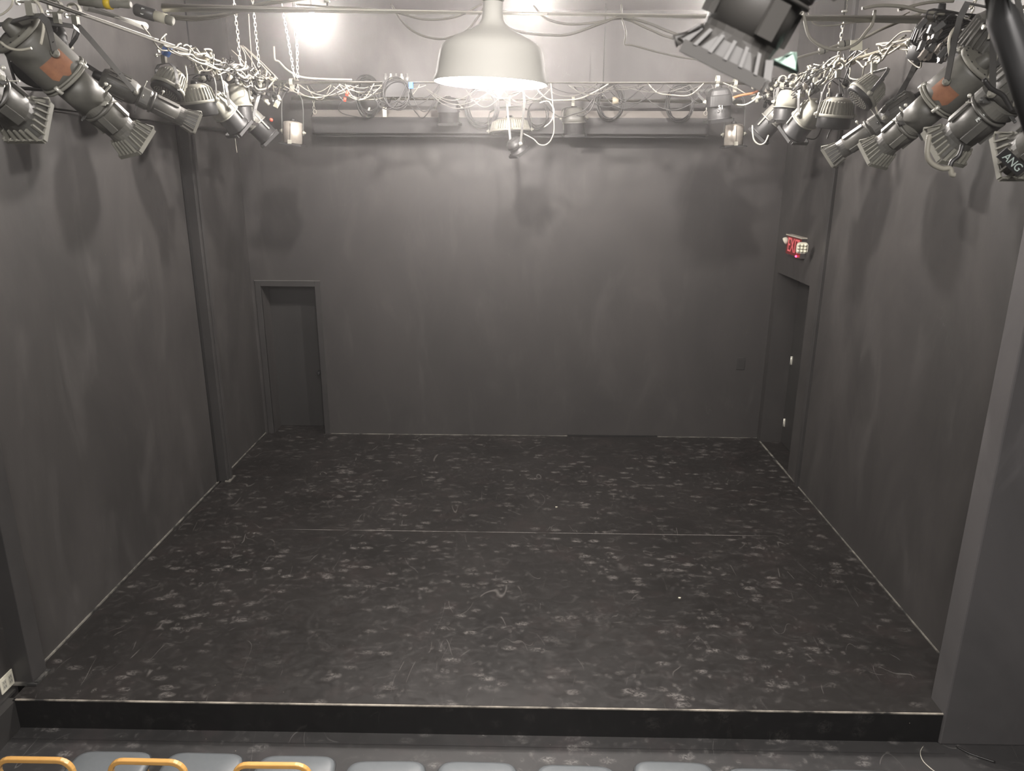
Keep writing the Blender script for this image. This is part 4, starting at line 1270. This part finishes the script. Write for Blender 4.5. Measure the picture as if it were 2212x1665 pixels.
plug_cluster(465, 160, 7.0, 16, 45, 16, 'small plug hanging in the tangle of the left side pipe', 'plugs along the left side pipe', lambda c: on_left(c.y))
plug_cluster(1662, 200, 8.0, 24, 30, 22, 'small plug in the knot of connectors at the right pipe corner', 'plugs knotted at the right pipe corner', lambda c: V((c.x, 8.2, ZP)))
plug_cluster(1765, 195, 7.0, 18, 60, 18, 'small plug hanging in the tangle of the right side pipe', 'plugs along the right side pipe', lambda c: on_right(c.y))

# ================================================================ CHAIRS
def chair(X, backX, label, rot=0.0, y0=3.36, ht=.86):
    t_ = thing('chair', (X, y0, HF), label, 'chair')
    R_ = Matrix.Rotation(rot, 3, 'Z')
    def P(x, y, z):
        q_ = R_ @ V((x, y, 0))
        return V((X + q_.x, y0 + q_.y, z))
    zs = HF + .46
    def ring(hw, y0, y1, z, e=.32, n=40):
        out = []
        for i in range(n):
            q_ = 2 * math.pi * i / n
            cx_, sy_ = math.cos(q_), math.sin(q_)
            out.append(P(hw * math.copysign(abs(cx_) ** e, cx_), (y0 + y1) / 2 + (y1 - y0) / 2 * math.copysign(abs(sy_) ** e, sy_), z))
        return out
    MB().loft([ring(.215, -.21, .235, zs - .055), ring(.230, -.22, .248, zs - .045), ring(.234, -.225, .252, zs - .02), ring(.226, -.218, .244, zs - .006),
               ring(.205, -.20, .224, zs + .002), ring(.13, -.13, .14, zs + .006)], smooth=True).build('seat', M_SEAT, t_)
    MB().tube(ring(.233, -.224, .251, zs - .018), .005, 6, True).build('welt', M_WELT, t_)
    MB().loft([ring(.20, -.20, .22, zs - .075), ring(.21, -.21, .23, zs - .056)]).build('seat_pan', M_WOOD, t_)
    # bentwood hoop: both rear legs and the top rail in one band
    db = backX - X
    hw = .195
    zt = HF + ht
    pts = [P(-hw - .01, -.25, HF)]
    pts += [P(-hw + db * .2, -.24, HF + .40), P(-hw + db, -.25, zt - .10)]
    for i in range(7):
        q_ = math.pi - math.pi / 2 * i / 6
        pts.append(P(db - hw + .07 + .07 * math.cos(q_), -.255, zt - .07 + .07 * math.sin(q_)))
    for i in range(7):
        q_ = math.pi / 2 - math.pi / 2 * i / 6
        pts.append(P(db + hw - .07 + .07 * math.cos(q_), -.255, zt - .07 + .07 * math.sin(q_)))
    pts += [P(hw + db, -.25, zt - .10), P(hw + db * .2, -.24, HF + .40), P(hw + .01, -.25, HF)]
    bevel(MB().strap(pts, R_ @ V((0, 1, 0)), .026, .026).build('back_hoop', M_WOOD, t_), .005)
    MB().strap([P(-hw + db * .6, -.245, HF + .58), P(db * .6, -.268, HF + .585), P(hw + db * .6, -.245, HF + .58)], V((0, 0, 1)), .05, .014).build('back_rail', M_WOOD, t_)
    for sg in (-1, 1):
        bevel(MB().strap([P(sg * .195, .19, HF), P(sg * .19, .185, HF + .39)], R_ @ V((0, 1, 0)), .03, .026).build('leg', M_WOOD, t_), .004)
        MB().strap([P(sg * .195, .19, HF + .36), P(sg * (hw) + db * .15, -.235, HF + .36)], V((0, 0, 1)), .03, .018).build('side_rail', M_WOOD, t_)
    return t_

CH = [(-2.416, -2.53, 'grey padded chair at the left end, its hoop half hidden by the ledge'),
      (-1.868, -1.936, 'grey padded chair with a full honey wood hoop, second in the row from the left'),
      (-1.313, -1.285, 'grey padded chair with a full honey wood hoop, third in the row from the left'),
      (-0.775, -.80, 'grey padded chair fourth from the left, right after the two full wood hoops'),
      (-0.248, -.21, 'grey padded chair below the middle of the stage edge, nearest to the centre'),
      (0.326, .33, 'grey padded chair just right of the centre one, sixth from the left'),
      (0.898, .88, 'grey padded chair third from the right end of the row'),
      (1.43, 1.44, 'grey padded chair second from the right end of the row'),
      (1.99, 2.0, 'grey padded chair at the right end of the row near the proscenium wall')]
for (X, bx, lb), y0, ht in zip(CH, (3.36, 3.36, 3.35, 3.32, 3.325, 3.31, 3.35, 3.31, 3.31), (.86, .86, .86, .835, .828, .79, .828, .78, .78)):
    chair(X, bx, lb, random.uniform(-.03, .03), y0, ht)

# bits on the floors
def flo(x, y, z):
    d = _f + (x - 1106.0) / F_PX * _r - (y - 832.5) / F_PX * _u
    return CAM + d * ((z - CAM.z) / d.z)
tag(MB().tube(smooth_path([flo(2066, 1612, HF + .01), flo(2090, 1625, HF + .01), flo(2108, 1632, HF + .01), flo(2150, 1646, HF + .01)], 6), .007, 8).build('floor_cable', M_CABK), 'black cable lying on the floor by the right wall', 'cable')
tag(MB().tube(smooth_path([flo(1995, 1611, HF + .004), flo(1988, 1625, HF + .004), flo(1996, 1646, HF + .004), flo(2024, 1670, HF + .004)], 6), .003, 6).build('floor_cable', M_CABW), 'thin pale cord curving on the floor at the right end', 'cable')
for i, (x, y, w_, a_, lb) in enumerate(((1468, 1291, .012, .3, 'tiny greenish crumb on the stage floor right of centre'), (1202, 1095, .012, .2, 'tiny pale crumb on the stage floor at mid depth'), (2044, 1478, .02, .4, 'small pale chip on the stage by the right wall corner'))):
    p = flo(x, y, .004)
    mb = MB().loft([[p + V((w_ * math.cos(q) * (1 + .3 * math.sin(3 * q)), w_ * .6 * math.sin(q), z)) for q in [2 * math.pi * k / 8 for k in range(8)]] for z in (-.004, .003)])
    tag(mb.build('paint_chip', M_TAG), lb, 'debris')
